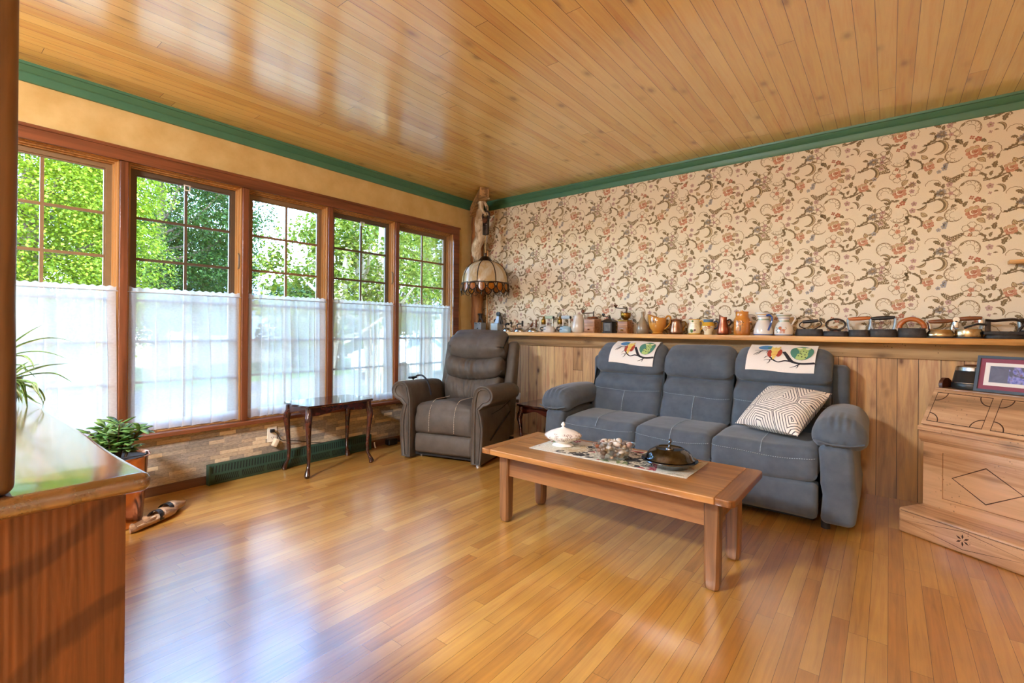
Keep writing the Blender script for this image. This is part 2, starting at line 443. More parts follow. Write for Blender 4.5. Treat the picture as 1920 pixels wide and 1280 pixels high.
EDGE = [OY0] + MULL + [OY1]
M_pull = plain('white plastic', 'e8e6de', .4)
ZB, ZT = .407, 2.103
for i in range(5):
    a = EDGE[i] + (.022 if i else .002); b = EDGE[i + 1] - (.022 if i < 4 else .002)
    w = D.objects.new('window_%d' % (i + 1), None); COL.objects.link(w); w.location = (-.08, (a + b) / 2, ZB)
    struct(w)
    hw = (b - a) / 2; hh = ZT - ZB
    fm = M_frame; sm = M_bronze if i in (1, 3) else M_sash
    def ring(mb, x0, x1, o, wd):
        mb.bb((x0, -hw + o, o), (x1, -hw + o + wd, hh - o)); mb.bb((x0, hw - o - wd, o), (x1, hw - o, hh - o))
        mb.bb((x0, -hw + o + wd, o), (x1, hw - o - wd, o + wd)); mb.bb((x0, -hw + o + wd, hh - o - wd), (x1, hw - o - wd, hh - o))
    m = MB(); ring(m, -.07, .07, 0, .008); ring(m, -.05, .052, .008, .008); ring(m, -.04, .03, .016, .007)
    struct(m.build('frame', fm, w))
    m = MB(); ring(m, -.02, .012, .023, .028); ring(m, -.012, .004, .051, .009)
    struct(m.build('sash', sm, w))
    g0 = -hw + .058; g1 = hw - .058; z0 = .056; z1 = hh - .062
    m = MB(); yc = 0
    m.bb((-.011, yc - .0085, z0), (.003, yc + .0085, z1))
    for k in range(1, 6):
        z = z1 - (z1 - z0) * k / 6; m.bb((-.0105, g0, z - .0085), (.0025, g1, z + .0085))
    struct(m.build('muntins', sm, w))
    struct(MB().bb((-.0065, g0 - .004, z0 - .004), (-.0035, g1 + .004, z1 + .004)).build('pane', M_pane, w))
    if i in (1, 3):
        m = MB(); m.bb((.02, -.02, hh - .062), (.026, .02, hh - .056)); m.bb((.02, -.018, hh - .092), (.026, -.013, hh - .06)); m.bb((.02, .013, hh - .092), (.026, .018, hh - .06)); m.bb((.02, -.016, hh - .094), (.026, .016, hh - .088))
        struct(m.build('pull_tab', M_pull, w))
        m = MB(); m.rbox((.04, hw - .008, 1.16), (.012, .014, .17), .005); m.tube([(.045, hw - .012, 1.1), (.062, hw - .012, 1.12), (.062, hw - .012, 1.2), (.045, hw - .012, 1.22)], .005, 6)
        struct(m.build('latch', M_bronze, w))

w = D.objects.new('window_6', None); COL.objects.link(w); w.location = (-.08, (PY0 + PY1) / 2, .375); struct(w)  # unseen window, added to bring in more daylight from the left
hw = (PY1 - PY0) / 2; hh = OZ1 - .375; m = MB(); ring(m, -.07, .07, 0, .03); ring(m, -.03, .02, .03, .04)
for k in (-1, 0, 1): m.bb((-.05, k * hw / 2 - .03, .03), (.03, k * hw / 2 + .03, hh - .03))
struct(m.build('frame', M_frame, w)); struct(MB().bb((-.006, -hw + .06, .06), (-.003, hw - .06, hh - .06)).build('pane', M_pane, w))

# ---- cafe curtains
def sheer(name, dens, tint='f6f7fb'):
    t = NT(name)
    fac = t.n('ShaderNodeLayerWeight', {'Blend': .35}).outputs['Facing']
    a = t.math('ADD', dens, t.math('MULTIPLY', fac, .85))
    weave = t.noise(t.mapping(t.coords(), (3, 60, 90)), 1, 3, .6)
    a = t.math('MINIMUM', t.math('ADD', a, t.math('MULTIPLY', t.math('SUBTRACT', weave, .5), .2)), .97)
    tr = t.n('ShaderNodeBsdfTransparent', {'Color': (1, 1, 1, 1)})
    tl = t.n('ShaderNodeBsdfTranslucent', {'Color': lin(tint)})
    df = t.n('ShaderNodeBsdfDiffuse', {'Color': lin(tint)})
    m1 = t.n('ShaderNodeMixShader', {0: .42, 1: tl.outputs[0], 2: df.outputs[0]})
    m2 = t.n('ShaderNodeMixShader', {0: a, 1: tr.outputs[0], 2: m1.outputs[0]})
    t.t.links.new(m2.outputs[0], t.out.inputs[0]); return t.mat
M_sheer = sheer('sheer white voile', .58, 'f0f0f3'); M_hem = sheer('doubled voile', .74, 'f0f0f3'); M_rod = plain('white rod', 'b9bcc4', .35, .3)
CURT = ['leftmost sheer white cafe curtain, behind the spider plant', 'sheer white cafe curtain second from the left, wide and loosely gathered', 'sheer white cafe curtain in the middle window, left of the small table',
        'sheer white cafe curtain behind the small dark wood table, second from the right', 'narrowest sheer white cafe curtain, beside the grey recliner']
for i in range(5):
    a = EDGE[i] + (.024 if i else .004); b = EDGE[i + 1] - (.024 if i < 4 else .012)
    W = b - a; rr = random.Random(40 + i)
    t = thing('cafe_curtain', CURT[i], 'curtain', (-.014, (a + b) / 2, .41), 0, 'cafe curtains on the lower windows')
    ph = [rr.random() * 6.3 for _ in range(8)]; fr = [rr.uniform(5, 7), rr.uniform(9, 12), rr.uniform(15, 19), rr.uniform(28, 33)]
    Htop = .89; yb = [rr.uniform(-.02, .02), rr.uniform(-.02, .02)]
    NPL = rr.randint(8, 10)
    def cloth(u, z, off=0.0):
        k = 1 - min(1, max(0, z / Htop)); g = .25 + .75 * min(1, (Htop - z) / .3)
        s = u - .5
        q = u + .028 * sin(9 * u + ph[0] + .4 * k) + .016 * sin(23 * u + ph[1])
        big = .55 + .45 * sin(11 * u + ph[2]) * sin(5 * u + ph[4] + z)
        th = 2 * PI * NPL * q + ph[3] + .5 * sin(3 * z + ph[5])
        edge = 1 - abs(2 * s) ** 8
        x = (.011 * cos(th) * big + .007 * sin(fr[0] * u + ph[6] + 1.5 * z)) * g + .004 * sin(fr[3] * 2 * u) * (1 - g) + off
        y = s * W * (.97 + .03 * k) + (W / NPL) * .31 * sin(th) * big * g * edge
        return (x, y, z + .005 * cos(th) * (z < .02))
    MB().grid(lambda u, v: cloth(u, .075 + (Htop - .075) * v), 220, 22).build('cloth', M_sheer, t, sharp=0)
    MB().grid(lambda u, v: cloth(u, .008 + .067 * v), 220, 4).build('hem', M_hem, t, sharp=0)
    MB().grid(lambda u, v: (.004 * sin(fr[3] * 2.2 * u + ph[6]) + .003 * sin(61 * u + ph[7]), (u - .5) * W * .985, Htop + .03 * v + .004 * v * sin(fr[3] * 3.1 * u)), 170, 3).build('heading', M_hem, t, sharp=0)
    MB().cyl((.002, -W / 2 - .002, Htop + .002), (.002, W / 2 + .002, Htop + .002), .0035, 8).build('curtain_rod', M_rod, t)

t = thing('window_drape', 'full length sheer drape over the window behind the camera', 'curtain', (.03, (PY0 + PY1) / 2, .36))  # unseen cloth, added to diffuse light coming through the extra window
MB().grid(lambda u, v: (.02 * sin(u * 90) * (.4 + .6 * (1 - v)), (u - .5) * 2.95, 1.76 * v), 200, 4).build('cloth', M_hem, t, sharp=0)

# ---- wainscot, rail
wa = MB(); wa.bb((0, YB - .02, 0), (XR, YB, 1.03))
struct(wa.build('wainscot', M_wains, D.objects['wall_back']))
struct(MB().rbox((XR / 2, YB - .028, .972), (XR - .01, .024, .1), .003, 2).build('wainscot_rail', M_rail, D.objects['wall_back']))

# ================================================================== WALLPAPER
class Art:
    def __init__(s): s.p = []
    def poly(s, pts, mi, lay=1): s.p.append((pts, mi, lay))
    def fan(s, pts, mi, lay=1, rings=1):
        cx = sum(p[0] for p in pts) / len(pts); cy = sum(p[1] for p in pts) / len(pts)
        n = len(pts)
        for k in range(rings):
            a = k / rings; b = (k + 1) / rings
            for i in range(n):
                p, q = pts[i], pts[(i + 1) % n]
                A = [(cx + (p[0] - cx) * b, cy + (p[1] - cy) * b), (cx + (q[0] - cx) * b, cy + (q[1] - cy) * b)]
                if k == 0: s.p.append((A + [(cx, cy)], mi, lay))
                else: s.p.append((A + [(cx + (q[0] - cx) * a, cy + (q[1] - cy) * a), (cx + (p[0] - cx) * a, cy + (p[1] - cy) * a)], mi, lay))
    def rib(s, pts, w, mi, lay=2, closed=False):
        n = len(pts)
        if not isinstance(w, (list, tuple)): w = [w] * n
        L = []
        for i in range(n):
            if closed: a, b = pts[i - 1], pts[(i + 1) % n]
            else: a, b = pts[max(i - 1, 0)], pts[min(i + 1, n - 1)]
            tx, ty = b[0] - a[0], b[1] - a[1]; q = math.hypot(tx, ty) or 1
            L.append(((pts[i][0] - ty / q * w[i] / 2, pts[i][1] + tx / q * w[i] / 2), (pts[i][0] + ty / q * w[i] / 2, pts[i][1] - tx / q * w[i] / 2)))
        for i in range(n if closed else n - 1):
            A, B = L[i], L[(i + 1) % n]; s.p.append(([A[0], A[1], B[1], B[0]], mi, lay))
    def to(s, mb, f):
        for pts, mi, lay in s.p:
            vs = [f(u, v, lay) for u, v in pts]
            mb.add(vs, [tuple(range(len(vs)))], mi)

def tf(x, y, rot, sc=1, flip=1):
    c, s_ = cos(math.radians(rot)), sin(math.radians(rot))
    return lambda px, py: (x + (px * flip * c - py * s_) * sc, y + (px * flip * s_ + py * c) * sc)
def arcpts(r, a0, a1, n, cx=0, cy=0):
    return [(cx + r * cos(math.radians(a0 + (a1 - a0) * i / n)), cy + r * sin(math.radians(a0 + (a1 - a0) * i / n))) for i in range(n + 1)]
def m_leaf(A, x, y, L, W, rot, mi=1, ser=.22, lay=1):
    L *= 1.15; W *= 1.15
    f = tf(x, y, rot); n = 7; up = []; dn = []
    for i in range(n + 1):
        t = i / n; w = W / 2 * sin(PI * t ** .8) * (1 + (ser if i % 2 else -ser))
        up.append((t * L - L / 2, w + .12 * L * sin(PI * t))); dn.append((t * L - L / 2, -w + .12 * L * sin(PI * t)))
    for i in range(n):
        A.poly([f(*up[i]), f(*up[i + 1]), f(*dn[i + 1]), f(*dn[i])], mi, lay)
    A.rib([f(-L / 2, 0), f(0, .12 * L), f(L / 2, 0)], .12, 7, lay + 1)
def m_oleaf(A, x, y, L, W, rot):
    m_leaf(A, x, y, L, W, rot, 7, .1); f = tf(x, y, rot)
    A.rib([f(L * (t / 10 - .5), W / 2 * sin(PI * t / 10) + .12 * L * sin(PI * t / 10)) for t in range(11)], .28, 1, 3)
    A.rib([f(L * (t / 10 - .5), -W / 2 * sin(PI * t / 10) + .12 * L * sin(PI * t / 10)) for t in range(11)], .22, 2, 3)
    A.rib([f(-L / 2, 0), f(0, .12 * L), f(L / 2, 0)], .2, 1, 3)
def m_scallop(A, pts, amp, mi=2, w=.3, per=2):
    out = []
    for i, (p, q) in enumerate(zip(pts, pts[1:])):
        dx, dy = q[0] - p[0], q[1] - p[1]; L = math.hypot(dx, dy) or 1
        for k in range(4):
            t = k / 4; b = amp * sin(PI * t); out.append((p[0] + dx * t - dy / L * b, p[1] + dy * t + dx / L * b))
    out.append(pts[-1]); A.rib(out, w, mi, 3)
def m_flower(A, x, y, r, mi, n=5, rot=0, cen=4, fill=None):
    for k in range(n):
        a = rot + 360 * k / n; f = tf(x, y, a)
        pet = [f(r * .35, -.18 * r), f(r * .62, -.42 * r), f(r * .95, -.3 * r), f(r * 1.06, 0), f(r * .95, .3 * r), f(r * .62, .42 * r), f(r * .35, .18 * r)]
        if fill is not None: A.fan(pet, fill, 1)
        m_scallop(A, pet, -.12 * r, 2, .26)
    A.fan([(x + r * .36 * cos(i * PI / 5) * (1.15 if i % 2 else .85), y + r * .36 * sin(i * PI / 5) * (1.15 if i % 2 else .85)) for i in range(10)], mi, 3)
    A.fan(ell_pts(6, r * .1, r * .1, x, y), cen, 4)
def m_rose(A, x, y, r, mi=3, dk=4):
    rr = random.Random(int(x * 7 + y * 13))
    for k in range(8):
        a = k * PI / 4 + .3; q = r * (.72 + .12 * (k % 2))
        A.fan([(x + q * cos(a) + r * .33 * cos(b) * rr.uniform(.8, 1.2), y + q * sin(a) + r * .33 * sin(b) * rr.uniform(.8, 1.2)) for b in [j * PI / 3.5 for j in range(7)]], mi if k not in (1, 2, 3) else 7, 1)
        A.rib(arcpts(r * .34, math.degrees(a) - 80, math.degrees(a) + 80, 6, x + q * cos(a), y + q * sin(a)), .26, dk if k % 2 else mi, 2)
    A.fan(ell_pts(9, r * .42, r * .38, x + r * .12, y + r * .05), dk, 3)
    A.rib(arcpts(r * .22, 20, 300, 8, x + r * .1, y + r * .05), .3, 7, 4)
    A.rib(arcpts(r * .6, 150, 330, 10, x, y), .35, dk, 3)
def m_cres(A, x, y, r, rot, span=200, th=.62, flip=1):
    f = tf(x, y, rot, 1, flip); n = 14
    for i in range(n):
        q = []
        for t in (i / n, (i + 1) / n):
            a = math.radians(span * (t - .5)); w = r * th * sin(PI * t) ** .7
            q.append((f((r) * cos(a), r * sin(a)), f((r - w) * cos(a), (r - w) * sin(a)), f((r - w * .45) * cos(a), (r - w * .45) * sin(a))))
        A.poly([q[0][0], q[1][0], q[1][2], q[0][2]], 7, 1); A.poly([q[0][2], q[1][2], q[1][1], q[0][1]], 1, 1)
    m_scallop(A, [f(r * 1.04 * cos(math.radians(span * (t / 11 - .5))), r * 1.04 * sin(math.radians(span * (t / 11 - .5)))) for t in range(12)], .22, 1, .34)
def m_shell(A, x, y, r, rot, span=270, flip=1):
    f = tf(x, y, rot, 1, flip)
    A.rib([f(*p) for p in arcpts(r, -span / 2, span / 2, 22)], .3, 2, 2)
    A.rib([f(*p) for p in arcpts(r * .86, -span / 2, span / 2 - 40, 18, .06 * r, 0)], .2, 2, 2)
    for k in range(6):
        a = math.radians(-span / 2 + 30 + (span - 70) * k / 5); px, py = r * .7 * cos(a), r * .7 * sin(a)
        A.rib([f(*p) for p in arcpts(r * .26, math.degrees(a) - 120, math.degrees(a) + 60, 6, px, py)], .22, 2, 2)
    m_scallop(A, [f(*p) for p in arcpts(r * .5, -span / 2 + 20, span / 2 - 50, 8)], .2, 2, .22)
def m_scroll(A, pts, w, mi=1):
    P = [(p.x, p.y) for p in smooth([(a, b, 0) for a, b in pts], 6)]; n = len(P)
    A.rib(P, [w * (.25 + .9 * sin(PI * (i / (n - 1)) ** .7)) for i in range(n)], mi, 2)
    for i in range(4, n - 3, 5):
        tx, ty = P[i + 1][0] - P[i][0], P[i + 1][1] - P[i][1]; a = math.degrees(math.atan2(ty, tx))
        m_leaf(A, P[i][0], P[i][1], w * 2.6, w * 1.1, a + (55 if (i // 5) % 2 else -55), mi)
def m_fern(A, x, y, L, rot):
    f = tf(x, y, rot)
    for k in range(6):
        t = k / 6
        for s_ in (-1, 1):
            px, py = f(t * L, s_ * .16 * L * (1.15 - t)); m_leaf(A, px, py, L * .34, L * .16, rot + s_ * 48, 1, .1)
    m_leaf(A, *f(L * .95, 0), L * .3, L * .16, rot, 1, .1)
    for k in range(7): A.fan(ell_pts(5, .28, .28, *f(L * (.05 + .12 * k), .5 * (-1) ** k)), 8, 4)
def m_small(A, x, y, r, mi, n=5):
    if r > 2:
        for k in range(n + 2):
            a = 2 * PI * k / (n + 2) + .3; m_leaf(A, x + r * .5 * cos(a), y + r * .5 * sin(a), r * .95, r * .42, math.degrees(a), mi, .3)
            A.rib([(x + r * .2 * cos(a), y + r * .2 * sin(a)), (x + r * .9 * cos(a + .1), y + r * .9 * sin(a + .1))], .16, 2, 3)
        A.fan(ell_pts(6, r * .2, r * .2, x, y), 7, 4); return
    for k in range(n):
        a = 2 * PI * k / n + .4; A.fan(ell_pts(6, r * .42, r * .42, x + r * .6 * cos(a), y + r * .6 * sin(a)), mi, 2)
    A.fan(ell_pts(6, r * .28, r * .28, x, y), 2 if mi != 4 else 7, 3)

def uv(X, Y):
    s_ = 17.67 + (X - 265) / 915 * 1.17
    return ((X - 1180) / (26 if X > 1180 else 25.8), (2406 - Y) / s_ - 74.1)
A = Art()
def U(fn, X, Y, *a, **k): fn(A, *uv(X, Y), *a, **k)
U(m_rose, 1180, 1010, 3.5); U(m_rose, 265, 780, 3.4)
m_scallop(A, [uv(*p) for p in ((1335, 925), (1375, 912), (1425, 915), (1470, 945), (1490, 985), (1480, 1030), (1450, 1050))], .45)
m_scallop(A, [uv(*p) for p in ((380, 800), (420, 825), (480, 815), (515, 780), (530, 735), (515, 700))], .45)
U(m_oleaf, 1330, 975, 4.6, 2.6, 25); U(m_oleaf, 1270, 1112, 4.4, 2.6, -35); U(m_leaf, 1465, 1072, 3, 1.4, 70); U(m_leaf, 1300, 1045, 3, 1.2, 10)
U(m_small, 1380, 1062, 2.3, 5, 6); U(m_small, 1370, 975, 1.3, 5)
U(m_oleaf, 345, 668, 4.6, 2.6, 50); U(m_leaf, 380, 720, 3.6, 1.3, 20); U(m_small, 435, 688, 2.3, 5, 6); U(m_leaf, 520, 650, 3, 1.5, 120); U(m_small, 430, 765, 1.5, 5)
U(m_small, 1160, 842, 1.3, 4, 4); U(m_small, 1232, 862, 1.7, 4, 5); U(m_leaf, 1288, 888, 3.2, 1.8, -30); U(m_leaf, 1200, 895, 2.4, 1, 40)
U(m_small, 310, 905, 1.7, 4, 5); U(m_small, 250, 940, 1.3, 4, 4); U(m_leaf, 350, 870, 3.2, 1.6, 50); U(m_leaf, 235, 885, 3, 1.3, 10)
U(m_flower, 1165, 1212, 4.2, 3, 5, 15); U(m_leaf, 1435, 1165, 4, 2.2, 75); U(m_leaf, 1350, 1205, 3, 1.1, 10); U(m_small, 1145, 578, 1.2, 4, 4)
U(m_flower, 250, 585, 4.2, 3, 5, 40); U(m_leaf, 480, 575, 4.6, 2.6, 110); U(m_leaf, 405, 545, 2.6, 1.1, 30); U(m_small, 230, 512, 1.2, 4, 4)
U(m_shell, 950, 1040, 4.3, 200); U(m_leaf, 1010, 890, 4.6, 2.2, -50); U(m_leaf, 1095, 915, 3.6, 1.8, 60); U(m_leaf, 955, 940, 3, 1.6, 20); U(m_leaf, 990, 870, 3, 1.4, 110)
def cluster():
    U(m_flower, 915, 790, 3.6, 5, 5, 0, 4); m_scallop(A, [uv(*p) for p in ((960, 830), (1010, 825), (1050, 795), (1020, 745), (980, 730))], .4)
    U(m_small, 800, 785, 2.9, 6, 7); U(m_leaf, 745, 800, 3, 1.4, 80, 6); U(m_leaf, 690, 775, 3.2, 1.4, -15); U(m_leaf, 855, 845, 3, 1.2, -10)
    U(m_cres, 770, 935, 4.4, -5, 230, .5); m_scroll(A, [uv(*p) for p in ((560, 912), (620, 900), (660, 870), (710, 850), (730, 810), (700, 775))], .8)
    m_scroll(A, [uv(*p) for p in ((600, 905), (680, 885), (760, 860), (830, 870))], .6)
    m_scallop(A, [uv(*p) for p in ((605, 710), (625, 670), (670, 645), (730, 640), (775, 655), (790, 690))], .4); U(m_leaf, 750, 695, 4, 1.9, -40); U(m_leaf, 830, 705, 3, 1.6, 80)
cluster()
_uv = uv
def uv(X, Y): u, v = _uv(X, Y); return (u + 36.5, v - 10.5)
cluster(); uv = _uv
U(m_small, 897, 688, 1.7, 5, 5); U(m_fern, 930, 650, 5.6, 140); U(m_fern, 935, 645, 6.0, 32)
U(m_shell, 1140, 735, 5.0, 62, 220); U(m_leaf, 1060, 690, 2.4, 1.2, 40)
m_scroll(A, [uv(*p) for p in ((1240, 570), (1290, 570), (1320, 600), (1290, 650))], .9); m_scroll(A, [uv(*p) for p in ((1290, 650), (1380, 625), (1470, 590), (1510, 530), (1500, 490), (1455, 485))], .8)
m_scroll(A, [uv(*p) for p in ((1400, 635), (1480, 600), (1560, 560), (1600, 590), (1580, 620))], .6); U(m_leaf, 1550, 625, 4.6, 2.2, 60); U(m_leaf, 1390, 560, 3, 1.4, 70)
U(m_rose, 1600, 498, 2.7, 3, 4); U(m_oleaf, 1650, 408, 3.2, 2.2, 120); U(m_leaf, 1680, 545, 3.4, 1.4, -20); U(m_leaf, 1720, 440, 2.6, 1.2, 50)
U(m_small, 1760, 385, 1.5, 6, 5); U(m_small, 1745, 480, 1.3, 7, 5)
U(m_small, 1370, 708, 1.8, 5, 5); U(m_leaf, 1440, 770, 2, .8, 0); U(m_cres, 1475, 740, 2.7, 30, 170, .5); U(m_small, 1370, 790, 1.0, 5, 4)
U(m_rose, 640, 478, 2.6, 3, 4); U(m_oleaf, 590, 365, 4, 2.4, 140); U(m_leaf, 690, 405, 3.6, 1.3, 30); U(m_oleaf, 790, 412, 3.6, 2.4, 20)
U(m_small, 850, 462, 1.4, 6, 5); U(m_small, 770, 540, 1.3, 6, 5); U(m_small, 835, 500, 1.6, 6, 5); U(m_oleaf, 665, 545, 3, 1.8, 60); U(m_leaf, 870, 450, 2.6, 1.2, 45)
m_scroll(A, [uv(*p) for p in ((440, 405), (500, 410), (550, 440), (560, 490), (500, 525))], .8); m_scroll(A, [uv(*p) for p in ((320, 500), (370, 480), (390, 440), (360, 415), (410, 395), (520, 400))], .9)
U(m_shell, 265, 395, 5.0, -40, 220); U(m_cres, 545, 270, 2.8, 300, 150, .6); U(m_small, 440, 330, 1.8, 5, 5); U(m_small, 460, 250, 1.6, 5, 5)
U(m_flower, 45, 372, 3.6, 5, 5, 10, 4); m_scallop(A, [uv(*p) for p in ((90, 305), (150, 320), (165, 360), (130, 410), (70, 430))], .4)
U(m_fern, 120, 525, 5.4, 190); U(m_fern, 0, 465, 4.8, -40); U(m_small, 20, 500, 1.6, 5, 5)
U(m_shell, 70, 800, 4.3, 120); U(m_cres, 80, 905, 2.8, 60, 170, .5); m_scroll(A, [uv(*p) for p in ((60, 900), (110, 920), (160, 890), (210, 880))], .9); U(m_leaf, 120, 960, 3.4, 1.6, 60)
M_wp = [plain('wallpaper cream ground', 'e9dfc9', .85, var=.05, vscale=300, bump=.25, bscale=420, bdist=.001)] + [plain('wallpaper ' + n, c, .85) for n, c in
        (('olive brown', '817052'), ('thin outline brown', '96805c'), ('terracotta', 'c9957a'), ('brick red', 'b5745c'), ('mauve', 'bf9f98'), ('blue grey', 'a8a7a9'), ('khaki', 'c5b08a'), ('pale dot', 'efe2c6'))]
wp = MB(); wp.bb((0, YB - .004, 1.02), (XR, YB, H - .01))
TU, TV, U0, V0 = .709, .3695, 4.101, 1.835
for iu in range(-6, 4):
    for iv in range(-3, 3):
        for pts, mi, lay in A.p:
            P = [(U0 + iu * TU + u / 100, V0 + iv * TV + v / 100) for u, v in pts]
            cx = sum(p[0] for p in P) / len(P); cz = sum(p[1] for p in P) / len(P)
            if not (.03 < cx < 5.2 and 1.045 < cz < 2.46): continue
            vs = [(x, YB - .004 - .00022 * lay, z) for x, z in P]
            n = len(vs); ar = sum(P[i][0] * P[(i + 1) % n][1] - P[(i + 1) % n][0] * P[i][1] for i in range(n))
            wp.add(vs, [tuple(range(n)) if ar > 0 else tuple(range(n - 1, -1, -1))], mi)
struct(wp.build('wallpaper', M_wp, D.objects['wall_back'], sharp=30, fix=False))

# ================================================================== FIXED THINGS
# pine shelf along the back wall
t = tag(MB().rbox((XR / 2, 3.955, 1.0425), (XR - .02, .186, .037), .004, 2).build('shelf_board', M_shelf), 'long pine shelf board above the wainscot carrying irons, jugs and grinders', 'shelf')
# baseboard heater
M_heater = plain('dark green enamelled heater', '2c4a3c', .4, var=.15, vscale=9); M_slot = plain('heater slot', '101915', .6)
t = thing('baseboard_heater', 'long dark green baseboard heater with louvred grille under the window sill', 'heater', (0, 1.95, 0))
hl = 1.29 / 2
m = MB(); PR = [(-.0, 0), (.036, 0), (.042, .012), (.046, .07), (.018, .128), (.0, .135)]
m.loft([[(d + .013, -hl, z) for d, z in PR], [(d + .013, hl, z) for d, z in PR]]); m.build('housing', M_heater, t)
m = MB(); m.bb((.013, -hl - .008, 0), (.06, -hl, .136)); m.build('end_cap', M_heater, t)
m = MB(); m.bb((.013, hl, 0), (.06, hl + .008, .136)); m.build('end_cap', M_heater, t)
m = MB()
for k in range(7):
    y0 = -hl + .03 + k * .177
    m.add([(.0563, y0, .018), (.0563, y0 + .155, .018), (.0595, y0 + .155, .064), (.0595, y0, .064)], [(0, 1, 2, 3)])
for k in range(64):
    y0 = -hl + .012 + k * .02
    m.add([(.0555, y0, .079), (.0555, y0 + .009, .079), (.0345, y0 + .021, .122), (.0345, y0 + .012, .122)], [(0, 1, 2, 3)])
m.build('slots', M_slot, t)
m = MB()
for k in range(7):
    y0 = -hl + .03 + k * .177
    for q in range(11): m.add([(.058, y0 + .014 * q, .018), (.058, y0 + .014 * q + .006, .018), (.0612, y0 + .014 * q + .02 - .0, .064), (.0612, y0 + .014 * q + .012, .064)], [(0, 1, 2, 3)])
m.build('louvres', M_heater, t)

# outlets, plugs, cords
M_white = plain('white plastic outlet', 'ece8de', .35); M_dk = plain('dark slot', '2b2724', .5); M_blk = plain('black plastic', '17171a', .4); M_ivory = plain('ivory adapter', 'e6d6bb', .4)
def outlet(loc, rz, label):
    t = thing('wall_outlet', label, 'outlet', loc, rz)
    MB().rbox((0, 0, 0), (.072, .006, .116), .003).build('cover_plate', M_white, t)
    m = MB()
    for dz in (.028, -.028):
        m.rbox((0, -.0035, dz), (.034, .003, .028), .0012, mi=0)
        for dx in (-.007, .007): m.box((dx, -.0053, dz + .003), (.0025, .001, .009), 1)
        m.box((0, -.0053, dz - .008), (.005, .001, .005), 1)
        m.build('socket', [M_white, M_dk], t); m = MB()
    return t
outlet((.0035, 1.748, .272), PI / 2, 'white wall outlet on the stone cladding beside the small table')
outlet((.612, YB - .0235, .36), 0, 'white wall outlet on the pine wainscot behind the recliner')
t = thing('power_plug', 'white adapter plugged into the outlet on the stone cladding, black cord', 'plug', (.0, 1.748, .25))
MB().rbox((.024, .035, -.03), (.036, .034, .06), .006, M=Matrix.Rotation(-.5, 4, 'X')).build('adapter', M_ivory, t)
MB().rbox((.018, -.005, .05), (.022, .03, .024), .004).build('plug', M_blk, t)
MB().tube(smooth([(.026, .005, .045), (.03, .03, .02), (.03, .06, -.03), (.028, .15, -.05), (.024, .3, -.09), (.02, .42, -.12)]), .0028, 6).build('cord', M_blk, t)
t = thing('power_plug', 'brown plug and white cord hanging from the outlet behind the recliner', 'plug', (.612, YB - .03, .33))
MB().rbox((.006, -.012, 0), (.03, .022, .034), .005).build('plug', plain('brown plug', '5a4436', .5), t)
MB().tube(smooth([(-.005, -.016, -.012), (-.012, -.02, -.05), (-.015, -.02, -.1), (-.008, -.02, -.16), (-.02, -.02, -.2), (-.035, -.02, -.235)]), .004, 6).build('cord', M_white, t)
MB().rbox((-.016, -.022, -.09), (.03, .02, .06), .008).build('switch', M_white, t)
t = thing('power_adapter', 'black power adapter on the floor against the baseboard by the recliner', 'adapter', (.05, 2.83, 0))
MB().rbox((0, 0, .028), (.07, .1, .056), .012).build('body', M_blk, t)
MB().tube(smooth([(.0, .05, .03), (.02, .11, .012), (.1, .2, .006), (.25, .3, .006)]), .004, 6).build('cord', M_blk, t)
t = tag(MB().tube(smooth([(0, 0, .05), (.006, -.003, .035), (.016, -.006, .02), (.03, -.01, .006)]), [.006] * 18 + [.009], 6).build('cord', M_white), 'short white cord end lying against the baseboard left of the recliner', 'cord')
t.location = (.025, 2.66, .0)
# small wooden bracket shelf cut by the frame on the right
tag(MB().rbox((0, -.03, 0), (.3, .06, .022), .004).build('wall_ledge', M_shelf, loc=(4.40, YB - .0053, 1.512)), 'small pale wooden ledge on the wallpaper at the far right', 'ledge')
# ================================================================== UPHOLSTERY
M_blue = plain('slate blue upholstery', '55606c', .88, c2='47515d', vscale=14, bump=.35, bscale=420, sheen=.25, bdist=.0015)
M_bluestitch = plain('pale blue thread', '9fb0bd', .7)
M_blued = plain('dark slate lining', '23272d', .9)
M_grey = plain('grey brown leather', '5f5750', .55, c2='4e4741', vscale=10, bump=.25, bscale=260, bdist=.0015, spec=.35)
M_greystitch = plain('pale thread', 'c2b6a6', .7)
M_grey_dk = plain('dark underframe', '1e1b1a', .8)
M_chrome = plain('brushed steel', 'b9bdc2', .25, 1.0)

def endin(x, a, b, r):
    d = min(x - a, b - x) / r
    return .85 * r * (1 - math.sqrt(max(0, 1 - (1 - max(0, d)) ** 2))) if d < 1 else 0
def stitches(mb, pts, up, w=.0035, step=.012, gap=.45, lift=.0015):
    """a run of thread dashes along a 3D polyline"""
    P = [Vector(p) for p in pts]; acc = 0.0; on = None
    L = [0.0]
    for a, b in zip(P, P[1:]): L.append(L[-1] + (b - a).length)
    def pos(s_):
        for i in range(len(P) - 1):
            if s_ <= L[i + 1]:
                return P[i].lerp(P[i + 1], (s_ - L[i]) / max(1e-6, L[i + 1] - L[i]))
        return P[-1]
    s_ = 0
    while s_ < L[-1]:
        a = pos(s_); b = pos(min(L[-1], s_ + step * (1 - gap))); mb.tube([a, b], w / 2, 5); s_ += step

